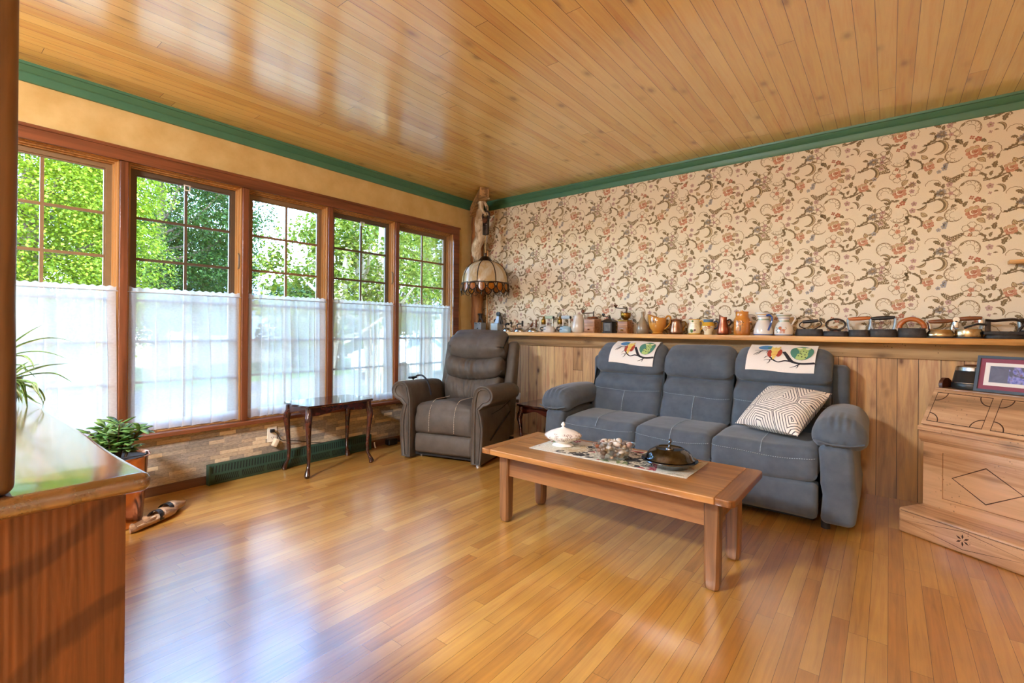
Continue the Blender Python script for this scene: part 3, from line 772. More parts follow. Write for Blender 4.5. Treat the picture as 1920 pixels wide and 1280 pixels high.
t = thing('sofa', 'slate blue three seat reclining sofa under the shelf', 'sofa', (2.57, 3.13, 0))
ox, oy = 2.57, 3.13
BP = [(0, .40, .02, 7), (.062, .60, .022, 6), (.098, .705, 0, 3), (.15, .732, 0, 3), (.098, .752, .05, 14), (.2, .968, .03, 6), (.285, .94, .012, 5), (.31, .42, 0, 4)]
def backprof(): return arcs(BP)
SX = [(-.825, -.255), (-.253, .253), (.255, .825)]
BX = [(-.845, -.258), (-.256, .256), (.258, .845)]
def lump(seed, amp, sc):
    return lambda q: q + Vector((0, noise.noise(q * sc + Vector((seed, 0, 0))) * amp, noise.noise(q * sc + Vector((0, seed, 5))) * amp))
for i, (a, b) in enumerate(BX):
    m = MB()
    lf = lump(i * 3.1, .012, 4.0)
    def fn(q, lf=lf, a=a, b=b):
        k = (q.z - .4) / .57; c = (a + b) / 2; q = Vector(((q.x - c) * (1 + .0 * k) + c, q.y, q.z))
        w = abs(q.x - c) / ((b - a) / 2)
        q.z -= .012 * w ** 3 * (q.z > .9)
        if .70 < q.z < .77 and q.y < .2: q.z += .02 * w * w
        return lf(q)
    pillow(m, [(y + .44, z) for y, z in backprof()], 0, a, b, .07, 6, 10, fn=fn)
    bk = m.build('back_cushion', M_blue, t, sharp=0)
    m = MB(); c = (a + b) / 2
    zs = .60
    def surf(x, z):
        y = .44 + interp([(.40, 0), (.42, -.006), (.45, -.007), (.5, .007), (.56, .031), (.6, .058), (.62, .054), (.66, .062), (.7, .088)], z)
        w = abs(x - c) / ((b - a) / 2)
        return lf(Vector((x, y, z))) + Vector((0, -.002, 0))
    stitches(m, [surf(a + .012 + (b - a - .024) * k / 30, .602 + .012 * (2 * k / 30 - 1) ** 2) + Vector((0, endin(a + .012 + (b - a - .024) * k / 30, a, b, .07), 0)) for k in range(31)], None)
    cx = c + (.0 if i else .0)
    stitches(m, [surf(cx, .43 + .17 * k / 10) for k in range(11)], None, step=.02, gap=.1, w=.004)
    m.build('stitching', M_bluestitch, bk)
for i, (a, b) in enumerate(SX):
    m = MB(); SP = arcs([(0.0, .25, .012, 6), (.0, .385, .018, 6), (.06, .437, .014, 9), (.56, .43, 0, 3), (.56, .27, 0, 6)])
    lf = lump(20 + i * 2.3, .010, 4.5)
    pillow(m, SP, 0, a, b, .05, 6, 8, fn=lf)
    st = m.build('seat_cushion', M_blue, t, sharp=0)
    m = MB(); c = (a + b) / 2
    stitches(m, [lf(Vector((x, -.0158 + .9 * endin(x, a, b, .05), .372 + .012 * (2 * k / 30 - 1) ** 2))) for k, x in [(k, a + .008 + (b - a - .016) * k / 30) for k in range(31)]], None)
    stitches(m, [lf(Vector((c, y, z))) for y, z in ((-.016, .385), (-.004, .405), (.014, .426), (.035, .444), (.08, .452), (.16, .456), (.26, .456), (.36, .453), (.46, .446))], None, step=.02, gap=.1, w=.004)
    m.build('stitching', M_bluestitch, st)
    m = MB(); pillow(m, arcs([(.0, .055, .012, 8), (.004, .25, 0, 3), (.08, .25, 0, 3), (.08, .06, 0, 3)]), 0, a, b, .03, 5, 4, fn=lump(9 + i, .006, 5))
    m.build('footrest', M_blue, t, sharp=0)
for s_ in (-1, 1):
    m = MB()
    def pan(q, s_=s_):
        x = q.x + (.012 * s_ if q.z < .0 else 0) + .012 * s_ * sin(PI * (q.z + .21) / .42); return (x, q.y, q.z)
    m.rbox((s_ * .905, .32, .255), (.16, .66, .43), .035, 4, (2, 6, 6), fn=pan)
    m.build('arm_panel', M_blue, t, sharp=0)
    m = MB()
    def pad(q, s_=s_):
        yk = (q.y + .31) / .62                                       # 0 front .. 1 back
        z = q.z * (1.0 - .12 * yk) - .03 * (1 - yk) ** 3 + .012 * sin(PI * yk)
        x = q.x * (1 - .1 * yk)
        pl = 0
        if yk < .3 and q.z > -.06: pl = .0055 * sin(q.x * 165 + 2 * s_) * max(0, 1 - yk / .3) * (1 - (q.x / .135) ** 2)
        return (x, q.y + .012 * abs(q.x / .13) ** 2 * (yk < .2), z + pl + (.014 + .022 * (q.z > 0)) * (1 - (q.x / .13) ** 2))
    m.rbox((s_ * .92 - .0, .295, .535), (.265, .62, .15), .07, 10, (44, 16, 1), fn=pad)
    m.build('arm_pad', M_blue, t, sharp=0)
    m = MB(); m.tube(smooth([(s_ * .92 - .115, -.012, .5), (s_ * .92 - .06, -.027, .487), (s_ * .92, -.03, .484), (s_ * .92 + .06, -.027, .487), (s_ * .92 + .115, -.012, .5)]), .005, 6)
    m.build('piping', M_blue, t)
m = MB(); m.rbox((0, .745, .47), (1.86, .17, .8), .04, 4, (4, 1, 4)); m.build('back_shell', M_blue, t, sharp=0)
m = MB(); m.bb((-.8, .05, .03), (.8, .75, .27)); m.build('underframe', M_blued, t)
for sx in (-.86, .86):
    for y in (.06, .74): MB().cyl((sx, y, 0), (sx, y, .05), .022, 10).build('foot', M_grey_dk, t)

# owl towels on two headrests
M_tow = [plain('white tea towel', 'ece7e0', .9, var=.05, vscale=200, bump=.3, bscale=500, bdist=.0008)] + [plain('towel print ' + n, c, .9) for n, c in
        (('black branch', '25222a'), ('blue bird', '4f86b8'), ('red wing', 'a3402f'), ('yellow body', 'e8cf72'), ('teal wing', '4d8574'), ('green body', 'b0c97c'), ('cream dots', 'f3efd6'), ('orange beak', 'd8883c'))]
def owl_art():
    A = Art()
    def branch(pts, w0, w1):
        P = [(p.x, p.y) for p in smooth([(a, b, 0) for a, b in pts], 5)]; n = len(P)
        A.rib(P, [w0 + (w1 - w0) * i / (n - 1) for i in range(n)], 1, 2)
    # towel is 1 wide, v from 0 (hem) to 1 (top fold) on the front; taken from the print
    branch([(1.0, .36), (.82, .33), (.68, .4), (.58, .62), (.54, .72)], .075, .05); branch([(.7, .38), (.58, .42), (.47, .36), (.36, .5), (.33, .58)], .05, .025)
    branch([(.42, .42), (.34, .43), (.27, .38)], .022, .01); branch([(.36, .42), (.35, .33), (.32, .26)], .018, .008); branch([(.35, .54), (.3, .53), (.27, .46)], .02, .008)
    branch([(.80, .32), (.74, .24), (.66, .18)], .03, .01); branch([(.77, .28), (.77, .22), (.75, .17)], .018, .008)
    branch([(.46, .78), (.34, .76), (.2, .72), (.1, .56)], .035, .01); branch([(.24, .74), (.15, .76), (.1, .74)], .02, .008); branch([(.2, .71), (.16, .6), (.13, .57)], .016, .008); branch([(.3, .75), (.28, .66)], .014, .006)
    def egg(cx, cy, rx, ry, mi, lay, n=18): A.fan(ell_pts(n, rx, ry, cx, cy), mi, lay, 5)
    egg(.25, .93, .115, .13, 2, 3); egg(.31, .9, .03, .06, 5, 4)
    egg(.345, .66, .045, .15, 3, 3); egg(.47, .68, .05, .15, 3, 3)
    A.fan([(.34, .98), (.48, .98), (.475, .8), (.45, .62), (.41, .44), (.395, .44), (.365, .6), (.345, .8)], 4, 4, 5)
    for k in range(4): A.rib([(.375, .7 - .05 * k), (.4, .685 - .05 * k), (.44, .7 - .05 * k)], .012, 8, 6)
    egg(.385, .92, .025, .04, 7, 6); egg(.435, .92, .025, .04, 7, 6); A.fan([(.4, .88), (.42, .88), (.41, .82)], 8, 7)
    egg(.8, .74, .165, .29, 5, 3, 26); A.fan([(.7, .96), (.92, .96), (.89, .75), (.89, .58), (.85, .47), (.78, .45), (.72, .5), (.74, .62)], 6, 4, 5)
    for (x, y) in ((.78, .72), (.82, .76), (.86, .72), (.8, .64), (.85, .62), (.76, .58), (.81, .55), (.86, .54), (.78, .66)): egg(x, y, .01, .017, 1, 6, 8)
    egg(.76, .9, .035, .05, 7, 6); egg(.87, .9, .035, .05, 7, 6)
    return A
OA = owl_art()
def towel(x0, x1, label, tilt):
    # path over the headrest: down the front, over the top, a hand's width down the back
    prof = [(y + .44, z) for y, z in arcs(BP[4:7], False)]
    n0 = 1
    path = [Vector((0, y, z)) for y, z in prof][n0:]
    L = [0.0]
    for a, b in zip(path, path[1:]): L.append(L[-1] + (b - a).length)
    def pos(s_, off):
        s_ = max(0, min(L[-1], s_))
        i = 0
        while i < len(path) - 2 and s_ > L[i + 1]: i += 1
        a, b = path[i], path[i + 1]
        w_ = (s_ - L[i]) / (L[i + 1] - L[i]); p = a.lerp(b, w_)
        def nv(k): q = path[min(k + 1, len(path) - 1)] - path[max(k - 1, 0)]; q.normalize(); return Vector((0, -q.z, q.y))
        return p + nv(i).lerp(nv(i + 1), w_).normalized() * off
    front = L[12]
    def f(u, v, lay=0):
        s0 = tilt[0] + (tilt[1] - tilt[0]) * u
        sag = .004 * sin(u * 7) * (1 - v)
        p = pos(s0 + (front - s0) * v, .013 + .0011 * lay + .002 * sin(u * 9 + v * 3))
        return (x0 + (x1 - x0) * (u + .02 * (v - .5)), p.y - .0, p.z + sag)
    m = MB()
    m.grid(lambda u, v: f(u, v * 1.5), 24, 22); m.grid(lambda u, v: f(1 - u, v * 1.5, -1.8), 24, 22)
    for e in (0, 1): m.grid(lambda u, v: f(e, u * 1.5, -1.8 * v), 22, 1)
    m.grid(lambda u, v: f(u, 0, -1.8 * v), 24, 1)
    OA.to(m, lambda u, v, lay: f(u, v + .28 * max(0, v - .42), lay))
    o = m.build('owl_towel', M_tow, loc=(ox, oy, 0), sharp=0, fix=False)
    return o
tag(towel(-.705, -.325, 'l', (.05, .03)), 'white towel printed with owls on a branch, over the left headrest of the sofa', 'towel', 'owl towels on the sofa')
tag(towel(.345, .755, 'r', (.05, .045)), 'white towel printed with owls on a branch, over the right headrest of the sofa', 'towel', 'owl towels on the sofa')

# patterned pillow
def pillow_mat():
    t = NT('maze print cotton'); v = t.coords()
    def maze():
        vo = t.n('ShaderNodeTexVoronoi', {'Vector': t.mapping(v, (1, 1, 0), (.13, .07, 0)), 'Scale': 5.2, 'Randomness': .8}, voronoi_dimensions='2D', feature='DISTANCE_TO_EDGE')
        s_ = t.math('SINE', t.math('MULTIPLY', vo.outputs['Distance'], 15.5 * 5.2))
        return t.ramp(s_, [(.62, 0.0), (.7, 1.0)])
    col = t.mix(maze(), lin('eae4da'), lin('3d3a44'))
    return t.pbsdf(col, .9, 0, t.bump(t.noise(v, 500, 2), .3, .001))
m = MB(); S = .205
def pil(sgn):
    def f(u, v):
        a, b = 2 * u - 1, 2 * v - 1
        e = (1 - a * a) * (1 - b * b); w = .085 * max(0, e) ** .45
        pin = 1 - .09 * ((1 - b * b) * abs(a) ** 6) ; pin2 = 1 - .09 * ((1 - a * a) * abs(b) ** 6)
        return (a * S * pin, b * S * pin2, sgn * w)
    return f
m.grid(pil(1), 26, 26); k = len(m.f); m.grid(pil(-1), 26, 26); m.f[k:] = [tuple(reversed(f)) for f in m.f[k:]]
M_maze = pillow_mat()
o = tag(m.build('throw_pillow', M_maze, sharp=0), 'square white pillow with dark maze lines, leaning on the right sofa seat', 'pillow')
o.location = (3.176, 3.415, .606)
o.rotation_euler = (Matrix.Rotation(math.radians(-23.6), 3, 'Z') @ Matrix.Rotation(math.radians(33.6), 3, 'X') @ Matrix.Rotation(math.radians(-.6), 3, 'Z')).to_euler()

# ------------------------------------------------------------------ recliner
RCX, RCY, RRZ = .834, 2.735, math.radians(16)
t = thing('recliner_chair', 'grey brown leather recliner with rolled arms beside the window', 'armchair', (RCX, RCY, 0), RRZ)
lf = lump(71, .012, 5)
def wr(seed, amp):
    l0 = lump(seed, .010, 5)
    def f(q):
        q = l0(q); q.y -= amp * (noise.noise(Vector((q.x * 24, q.z * 3, seed))) + .5 * noise.noise(Vector((q.x * 50 + q.z * 8, q.z * 5, seed)))) * max(0, 1 - abs(q.x) / .26); return q
    return f
# three back cushions (profiles in y,z), upper overlaps lower
for nm, prof, hw, r, fn in (
    ('headrest', arcs([(.575, .80, .075, 14), (.67, 1.055, .03, 6), (.76, 1.04, .0, 3), (.76, .80, 0, 3)]), .285, .075, wr(3, .003)),
    ('lumbar_cushion', arcs([(.525, .625, .065, 12), (.58, .815, 0, 2), (.74, .815, 0, 3), (.72, .63, 0, 3)]), .285, .06, wr(8, .03)),
    ('lower_cushion', arcs([(.50, .40, .045, 12), (.54, .64, 0, 2), (.72, .65, 0, 3), (.70, .41, 0, 3)]), .275, .05, wr(14, .026))):
    m = MB(); 
    def sagfn(q, fn=fn):
        if q.y < .62: q = Vector((q.x, q.y, q.z + .035 * (abs(q.x) / .28) ** 2 * (1 if q.z < .9 else .2)))
        return fn(q)
    pillow(m, prof, 0, -hw, hw, r, 6, 64, fn=sagfn); m.build(nm, M_grey, t, sharp=0)
m = MB()
for s_ in (-1, 1):
    pillow(m, arcs([(.56, .45, .0, 6), (.70, .955, .03, 6), (.80, .93, 0, 6), (.66, .12, 0, 3), (.52, .12, 0, 3)]), 0, s_ * .325 - .045, s_ * .325 + .045, .03, 4, 2)
m.rbox((0, .715, .53), (.6, .06, .84), .02, 3, fn=lambda q: (q.x, q.y + .12 * q.z, q.z))
m.build('back_shell', M_grey, t, sharp=0)
# seat
m = MB(); lf2 = lump(33, .010, 5)
def seatfn(q):
    q = lf2(q); q.z += .012 * cos(q.x / .27 * PI * 1.0) * (q.y > .02) - .015 * (abs(q.x) / .28) ** 6; q.y += .012 * (abs(q.x) / .27) ** 4; return q
pillow(m, arcs([(.0, .225, .022, 8), (.004, .40, .03, 8), (.09, .475, .012, 8), (.56, .43, 0, 3), (.56, .24, 0, 6)]), 0, -.275, .275, .04, 6, 14, fn=seatfn)
st = m.build('seat', M_grey, t, sharp=0)
m = MB()
for sx in (-.115, .115):
    m = MB(); stitches(m, [seatfn(Vector((sx, y, z))) for y, z in ((-.022, .245), (-.024, .31), (-.02, .37), (-.012, .405), (.012, .444), (.045, .474), (.09, .492), (.2, .494), (.32, .489))], None, w=.005, step=.014, gap=.35)
    m.build('stitching', M_greystitch, st)
m = MB(); pillow(m, arcs([(.004, .06, .018, 8), (.008, .215, 0, 3), (.1, .215, 0, 3), (.1, .065, 0, 3)]), 0, -.27, .27, .03, 5, 6, fn=lump(51, .006, 5)); m.build('footrest', M_grey, t, sharp=0)
# arms: rolled scroll profile swept front to back
def armprof(s_, gx=0):
    P = []
    cxx, czz, rr = .385, .565, .078
    P += [(.285, .02), (.283, .3), (.287, .5)]
    for k in range(15):
        a = math.radians(160 - k * 17.5); P.append((cxx + rr * cos(a) * 1.08, czz + rr * sin(a)))
    P += [(.352, .45), (.372, .39), (.384, .30), (.38, .18), (.365, .02)]
    return [(s_ * x, z) for x, z in P]
for s_ in (-1, 1):
    m = MB(); P = armprof(s_); rings = []
    for y, ins in ((-.028, .026), (-.04, .014), (-.042, .006), (-.034, 0), (.0, -.001), (.3, 0), (.46, .0), (.54, .006), (.57, .03)):
        k = max(0, (y - .1) / .55)
        rings.append([(x, y + (.0), z - .03 * k * (z > .4)) for x, z in inset(P, ins)])
    if s_ > 0: pass
    m.loft(rings); m.build('armrest', M_grey, t, sharp=50)
    ar = [o for o in t.children if o.name.startswith('armrest')][-1]
    m = MB(); m.tube([(x, -.041, z) for x, z in inset(P, .004)], .006, 6, closed=True)
    Q = [p for p in inset(P, .026)]
    m.tube([(x, -.036, z) for x, z in Q], .004, 6, closed=True)
    m.build('piping', M_grey, ar)
    if s_ > 0:
        m = MB(); m.tube(smooth([(.386, .12, .40), (.40, .3, .425), (.385, .55, .47)]), .004, 6); m.tube(smooth([(.385, .1, .19), (.39, .3, .28), (.383, .52, .36)]), .006, 6); m.build('seam', M_grey_dk, ar)
m = MB(); m.bb((-.34, .04, .025), (.34, .72, .09)); m.build('underframe', M_grey_dk, t)
for sx, y in ((-.27, .12), (.33, .0), (-.3, .6), (.3, .6)): MB().lathe([(.0, 0), (.024, 0), (.024, .02), (.016, .018), (.016, .024), (0, .024)], 14, (sx, y, 0)).build('foot', M_chrome, t)
# remote cord over the left arm
t2 = thing('remote_control', 'dark remote with a coiled cord lying over the left arm of the recliner', 'remote', (RCX, RCY, 0), RRZ)
M_navy = plain('navy cord', '1d2230', .5)
pp = smooth([(-.44, .22, .632), (-.415, .25, .662), (-.385, .27, .667), (-.345, .26, .655), (-.305, .25, .62), (-.272, .24, .56), (-.266, .25, .50)], 6)
MB().tube(pp, .008, 8).build('cord', M_navy, t2)
MB().rbox((-.43, .205, .652), (.04, .09, .018), .007, 3, M=Matrix.Rotation(0, 4, 'Y')).build('handset', M_navy, t2)

# ================================================================== SMALL TABLES (cabriole legs)
M_mahog = wood('dark mahogany', '4a2118', '2e120d', 0, .22, .6, knots=0, fine=30, bump=.04, coat_rough=.06)
def cabriole(name, label, loc, rz, w, d, h, group):
    t = thing(name, label, 'table', loc, rz, group)
    m = MB()
    n = 96; out = []
    for i in range(n):
        a = 2 * PI * i / n; c, s_ = cos(a), sin(a)
        e = 7; q = (abs(c) ** e + abs(s_) ** e) ** (-1 / e)
        x, y = q * c, q * s_
        # serpentine: shallow waves along each side
        wob = 1 - .035 * (1 - cos(2 * PI * (y if abs(x) > abs(y) else x) * 1.0)) / 2 * 1.0 + .02 * cos(4 * PI * (y if abs(x) > abs(y) else x))
        out.append((x * w / 2 * wob, y * d / 2 * wob))
    rings = []
    for ins, z in ((.014, h - .018), (.002, h - .016), (0, h - .011), (.004, h - .006), (.001, h - .003), (.004, h)):
        rings.append([(x, y, z) for x, y in inset(out, ins)])
    m.loft(rings); m.build('top', M_mahog, t)
    m = MB(); ax, ay = w / 2 - .055, d / 2 - .05
    def apron(p, q, nrm):
        N = 16; top = []; bot = []
        for i in range(N + 1):
            u = i / N; P = Vector(p).lerp(Vector(q), u); dz = .062 - .018 * sin(PI * u) ** 2 + .006 * sin(3 * PI * u)
            top.append((P.x, P.y, h - .016)); bot.append((P.x, P.y, h - .016 - dz))
        nv = Vector(nrm) * .014
        for i in range(N):
            a, b, c, e = map(Vector, (top[i], top[i + 1], bot[i + 1], bot[i]))
            m.add([a, b, c, e, a - nv, b - nv, c - nv, e - nv], [(0, 1, 2, 3), (7, 6, 5, 4), (0, 4, 5, 1), (3, 2, 6, 7)])
    apron((-ax, -ay - .012, 0), (ax, -ay - .012, 0), (0, -1, 0)); apron((ax, ay + .012, 0), (-ax, ay + .012, 0), (0, 1, 0)); apron((ax + .012, -ay, 0), (ax + .012, ay, 0), (1, 0, 0)); apron((-ax - .012, ay, 0), (-ax - .012, -ay, 0), (-1, 0, 0))
    m.build('apron', M_mahog, t)
    for sx in (-1, 1):
        for sy in (-1, 1):
            m = MB(); rings = []
            for z, off, r in ((h - .017, 0, .024), (h - .06, .001, .025), (h - .085, .008, .027), (h - .13, .013, .024), (h * .55, .006, .017), (h * .3, -.001, .0135), (h * .16, .001, .012), (.065, .009, .013), (.04, .018, .018), (.018, .023, .021), (.004, .021, .017), (0, .02, .014)):
                cx, cy = sx * (ax + off), sy * (ay + off)
                rings.append([(cx + p[0], cy + p[1], z) for p in ell_pts(14, r, r)])
            m.loft(rings); m.build('leg', M_mahog, t)
    return t
cabriole('side_table', 'small dark mahogany table with cabriole legs in front of the window curtains', (.245, 2.08, 0), 0, .40, .60, .52, 'mahogany side tables')
cabriole('side_table', 'small dark mahogany table with cabriole legs squeezed between recliner and sofa', (1.29, 3.62, 0), 0, .42, .52, .425, 'mahogany side tables')
# ================================================================== COFFEE TABLE
M_ct = wood('honey pine table top', 'b07c44', '8a5a2c', 0, .38, .35, knots=.7, bump=.12, cracks=.5, scale=.8, fine=20)
M_ctv = wood('honey pine leg', '8a5f3a', '624024', 2, .42, .3, knots=.5, bump=.25, cracks=.6)
M_ctap = wood('pine apron', '93643a', '6e4625', 0, .45, .2, knots=.5, bump=.15, cracks=.3, scale=.8, fine=20)
M_ctend = wood('pine breadboard end', 'aa763e', '845328', 1, .38, .35, knots=.3, bump=.15, cracks=.3, scale=.8, fine=20)
t = thing('coffee_table', 'low rustic pine coffee table with thick square legs in front of the sofa', 'table', (2.57, 2.28, 0))
tx, ty = .662, .272
def slab(x0, x1, rl, rr_):
    m = MB(); rings = []; ol = []
    for sx, sy, a0, r in ((1, 1, 0, rr_), (-1, 1, 90, rl), (-1, -1, 180, rl), (1, -1, 270, rr_)):
        for i in range(7):
            a = math.radians(a0 + 15 * i); ol.append(((x1 if sx > 0 else x0) - sx * r + r * cos(a), sy * (ty - r) + r * sin(a)))
    for d, z in ((.004, .396), (.001, .398), (0, .402), (0, .421), (.001, .4245), (.0035, .426)):
        rings.append([(x + .0012 * sin(y * 31), y + .0016 * sin(x * 17), z) for x, y in inset(ol, d)])
    return m.loft(rings)
slab(-tx, -tx + .062, .012, .006).build('end_board', M_ctend, t, sharp=14); slab(tx - .075, tx, .006, .028).build('end_board', M_ctend, t, sharp=14)
m = slab(-tx + .0618, tx - .0748, .006, .006)
m.build('top', M_ct, t, sharp=14)
m = MB()
for sy in (-1, 1): m.bb((-.57, .025 + sy * .172 - .012, .262), (.545, .025 + sy * .172 + .012, .397))
for sx in (-.575, .55): m.bb((sx - .012, -.15, .27), (sx + .012, .15, .397))
m.build('apron', M_ctap, t)
for sx, sy in ((-.58, -.145), (.55, -.15), (.55, .195), (-.58, .2)):
    m = MB(); w = .031
    def octo(w, c, z): return [(sx + a, sy + b, z) for a, b in ((w, w - c), (w - c, w), (-w + c, w), (-w, w - c), (-w, -w + c), (-w + c, -w), (w - c, -w), (w, -w + c))]
    m.loft([octo(w * .6, .012, 0), octo(w * .85, .012, .006), octo(w * .97, .012, .022), octo(w, .011, .05), octo(w * 1.02, .010, .16), octo(w, .008, .24), octo(w, .004, .397)])
    lg = m.build('leg', M_ctv, t); MB().lathe([(0, -.003), (.014, -.003), (.014, .003), (0, .003)], 12, (sx, sy, .0031)).build('glide', M_chrome, lg)
CTZ = .4262
# runner
def runner_mat():
    t = NT('woven table runner'); v = t.coords()
    big = t.n('ShaderNodeTexVoronoi', {'Vector': t.mapping(v, (1, 1, 0), (.3, .1, 0)), 'Scale': 9.0}, voronoi_dimensions='2D')
    idc = t.n('ShaderNodeSeparateColor', {0: big.outputs['Color']}).outputs[0]
    pal = t.ramp(idc, [(0, 'a5a28f'), (.18, '6f7d4f'), (.3, '8d2f3b'), (.4, 'cfcab8'), (.55, '2c2b2c'), (.66, '5e8fa0'), (.78, 'b9a98a'), (.88, '9c3440'), (1, 'd7d2c4')], 'CONSTANT')
    n = t.noise(v, 22, 4, .6, 1.2)
    blot = t.ramp(n, [(.47, 0.0), (.53, 1.0)])
    col = t.mix(blot, lin('cdc7b4'), pal)
    sp = t.n('ShaderNodeSeparateXYZ', {0: v})
    ed = t.math('MAXIMUM', t.math('GREATER_THAN', t.math('ABSOLUTE', sp.outputs[0]), .418), t.math('GREATER_THAN', t.math('ABSOLUTE', sp.outputs[1]), .147))
    col = t.mix(ed, col, lin('c3bfb2'))
    col = t.mix(.5, col, t.ramp(t.noise(v, 420, 2), [(.3, '4a4640'), (.7, 'ffffff')]), 'OVERLAY')
    return t.pbsdf(col, .95, 0, t.bump(t.noise(v, 420, 2), .5, .001))
M_run = runner_mat()
o = tag(MB().rbox((0, 0, .0018), (.87, .33, .0032), .0012, 1, (20, 8, 1), fn=lambda q: (q.x, q.y + .012 * q.x, q.z)).build('table_runner', M_run), 'woven table runner with leaves and birds laid along the coffee table', 'runner')
o.location = (2.555, 2.343, CTZ - .0003)
RZ = CTZ + .0034
# tureen
def tureen_mat():
    t = NT('white china with brown sprigs'); v = t.coords()
    sp = t.n('ShaderNodeSeparateXYZ', {0: v}); z = sp.outputs[2]
    e = t.n('ShaderNodeTexVoronoi', {'Vector': t.mapping(v, (1, 1, 1.3)), 'Scale': 85.0}, feature='DISTANCE_TO_EDGE').outputs['Distance']
    ln = t.ramp(e, [(.06, 1.0), (.12, 0.0)])
    n = t.ramp(t.noise(v, 34, 3), [(.44, 0.0), (.52, 1.0)])
    band = t.math('MULTIPLY', t.math('GREATER_THAN', z, .036), t.math('LESS_THAN', z, .079))
    mk = t.math('MULTIPLY', t.math('MULTIPLY', ln, n), band)
    col = t.mix(t.math('MULTIPLY', mk, .9), lin('efebe6'), lin('6b4238'))
    return t.pbsdf(col, .12, 0, None, .4, .05)
M_china = tureen_mat()
t = thing('tureen', 'white china tureen with brown sprigs and a pointed lid on the coffee table', 'tureen', (2.245, 2.33, RZ), math.radians(30))
m = MB(); m.lathe([(0, 0), (.052, 0), (.057, .004), (.05, .012), (.036, .02), (.046, .028), (.078, .038), (.096, .052), (.1, .062), (.095, .066), (.085, .064), (0, .05)], 48, sx=1.06, sy=.86, fn=lambda r, z, a: r * (1 + (.035 * cos(8 * a) if z < .015 else .012 * cos(8 * a))))
m.build('bowl', M_china, t)
m = MB(); m.lathe([(.094, .064), (.097, .068), (.088, .074), (.062, .088), (.034, .098), (.014, .103), (.008, .108)], 48, sx=1.06, sy=.86, fn=lambda r, z, a: r * (1 + .012 * cos(8 * a)))
ld = m.build('lid', M_china, t)
MB().lathe([(.008, .104), (.006, .11), (.012, .118), (.011, .126), (.004, .134), (0, .137)], 14).build('knob', plain('white china', 'efebe6', .12, coat=.4), ld)
# heart-shaped glass dish with pebbles
def clear_glass():
    t = NT('clear glass'); lw = t.n('ShaderNodeLayerWeight', {'Blend': .25})
    tr = t.n('ShaderNodeBsdfTransparent', {'Color': lin('fbfcfc')}); gl = t.n('ShaderNodeBsdfGlossy', {'Color': (1, 1, 1, 1), 'Roughness': .03})
    mx = t.n('ShaderNodeMixShader', {0: t.math('ADD', t.math('MULTIPLY', lw.outputs['Facing'], .35), .05), 1: tr.outputs[0], 2: gl.outputs[0]})
    t.t.links.new(mx.outputs[0], t.out.inputs[0]); return t.mat
M_clear = clear_glass()
GX, GY, GR = 2.585, 2.262, math.radians(-49)
def heart(k, n=64):
    out = []
    for i in range(n):
        a = 2 * PI * i / n
        # local +x points to the two lobes, blunt tip behind
        x = (13 * cos(a) - 5 * cos(2 * a) - 2 * cos(3 * a) - cos(4 * a)) / 16; y = sin(a) ** 3
        yy = y * (1.0 + .0); xx = x
        xx = max(xx, -.75) ; out.append((xx * .1 * k, yy * .112 * k))
    return out
t = thing('glass_dish', 'clear heart-shaped glass dish full of pebbles on the table runner', 'dish', (GX, GY, RZ), GR)
m = MB(); rings = []
for k, z in ((.0, .002), (.55, .002), (.66, .012), (.80, .04), (.92, .07), (.985, .084), (1.0, .086), (.985, .086), (.9, .07), (.78, .04), (.63, .014), (.5, .007), (.0, .007)):
    rings.append([(x, y, z) for x, y in heart(max(k, .01))])
m.loft(rings); m.build('bowl', M_clear, t)
M_peb = [plain('pebble ' + n, c, .6, c2=d, vscale=60, bump=.15, bscale=150) for n, c, d in (('white', 'd8d0c6', 'bdb3a8'), ('rose', 'b99a8e', '96776c'), ('grey', '938b84', '6f6862'), ('tan', 'c7ad90', 'a3886c'), ('brown', '7c6a5e', '54453d'), ('brick', 'a8654e', '8d4c38'))]
pr = random.Random(5); balls = []
cth, sth = cos(GR), sin(GR)
def inside(x, y, k):
    P = heart(k, 40); c = False; j = len(P) - 1
    for i in range(len(P)):
        if (P[i][1] > y) != (P[j][1] > y) and x < (P[j][0] - P[i][0]) * (y - P[i][1]) / (P[j][1] - P[i][1]) + P[i][0]: c = not c
        j = i
    return c
tries = 0
while len(balls) < 95 and tries < 20000:
    tries += 1
    a = pr.uniform(.011, .021); b = a * pr.uniform(.7, .95); h = a * pr.uniform(.5, .72)
    x, y = pr.uniform(-.075, .1), pr.uniform(-.11, .11)
    z = .0085 + h
    for (X, Y, Z, A_, B_, Hh, *_r) in balls:
        d = math.hypot(x - X, y - Y); R_ = (a + b + A_ + B_) / 2 * .92
        if d < R_: z = max(z, Z + (h + Hh) * math.sqrt(1 - (d / R_) ** 2))
    k = .60 + .38 * min(1, z / .085)
    lim = .084 if abs(y) < .05 and abs(x) < .05 else .078
    if z > lim or not inside(x * (1 + a / .11), y * (1 + a / .11), k): continue
    balls.append((x, y, z, a, b, h, pr.random() * 6.3))
for k, (x, y, z, a, b, h, r) in enumerate(balls):
    mi = pr.choice([0, 0, 0, 1, 1, 2, 3, 3, 4]); 
    if k == len(balls) - 3: mi = 5
    m = MB(); sd = pr.random() * 50
    m.ell((0, 0, 0), (a, b, h), 12, 8)
    m.v = [tuple(Vector(v) * (1 + .16 * noise.noise(Vector(v) * 60 + Vector((sd, 0, 0))))) for v in m.v]
    o = m.build('pebble', M_peb[mi], sharp=0)
    o.location = (GX + x * cth - y * sth, GY + x * sth + y * cth, RZ + z); o.rotation_euler = (pr.uniform(-.25, .25), pr.uniform(-.25, .25), r)
    tag(o, 'smooth pebble lying in the heart-shaped glass dish', 'pebble', 'pebbles in the glass dish')
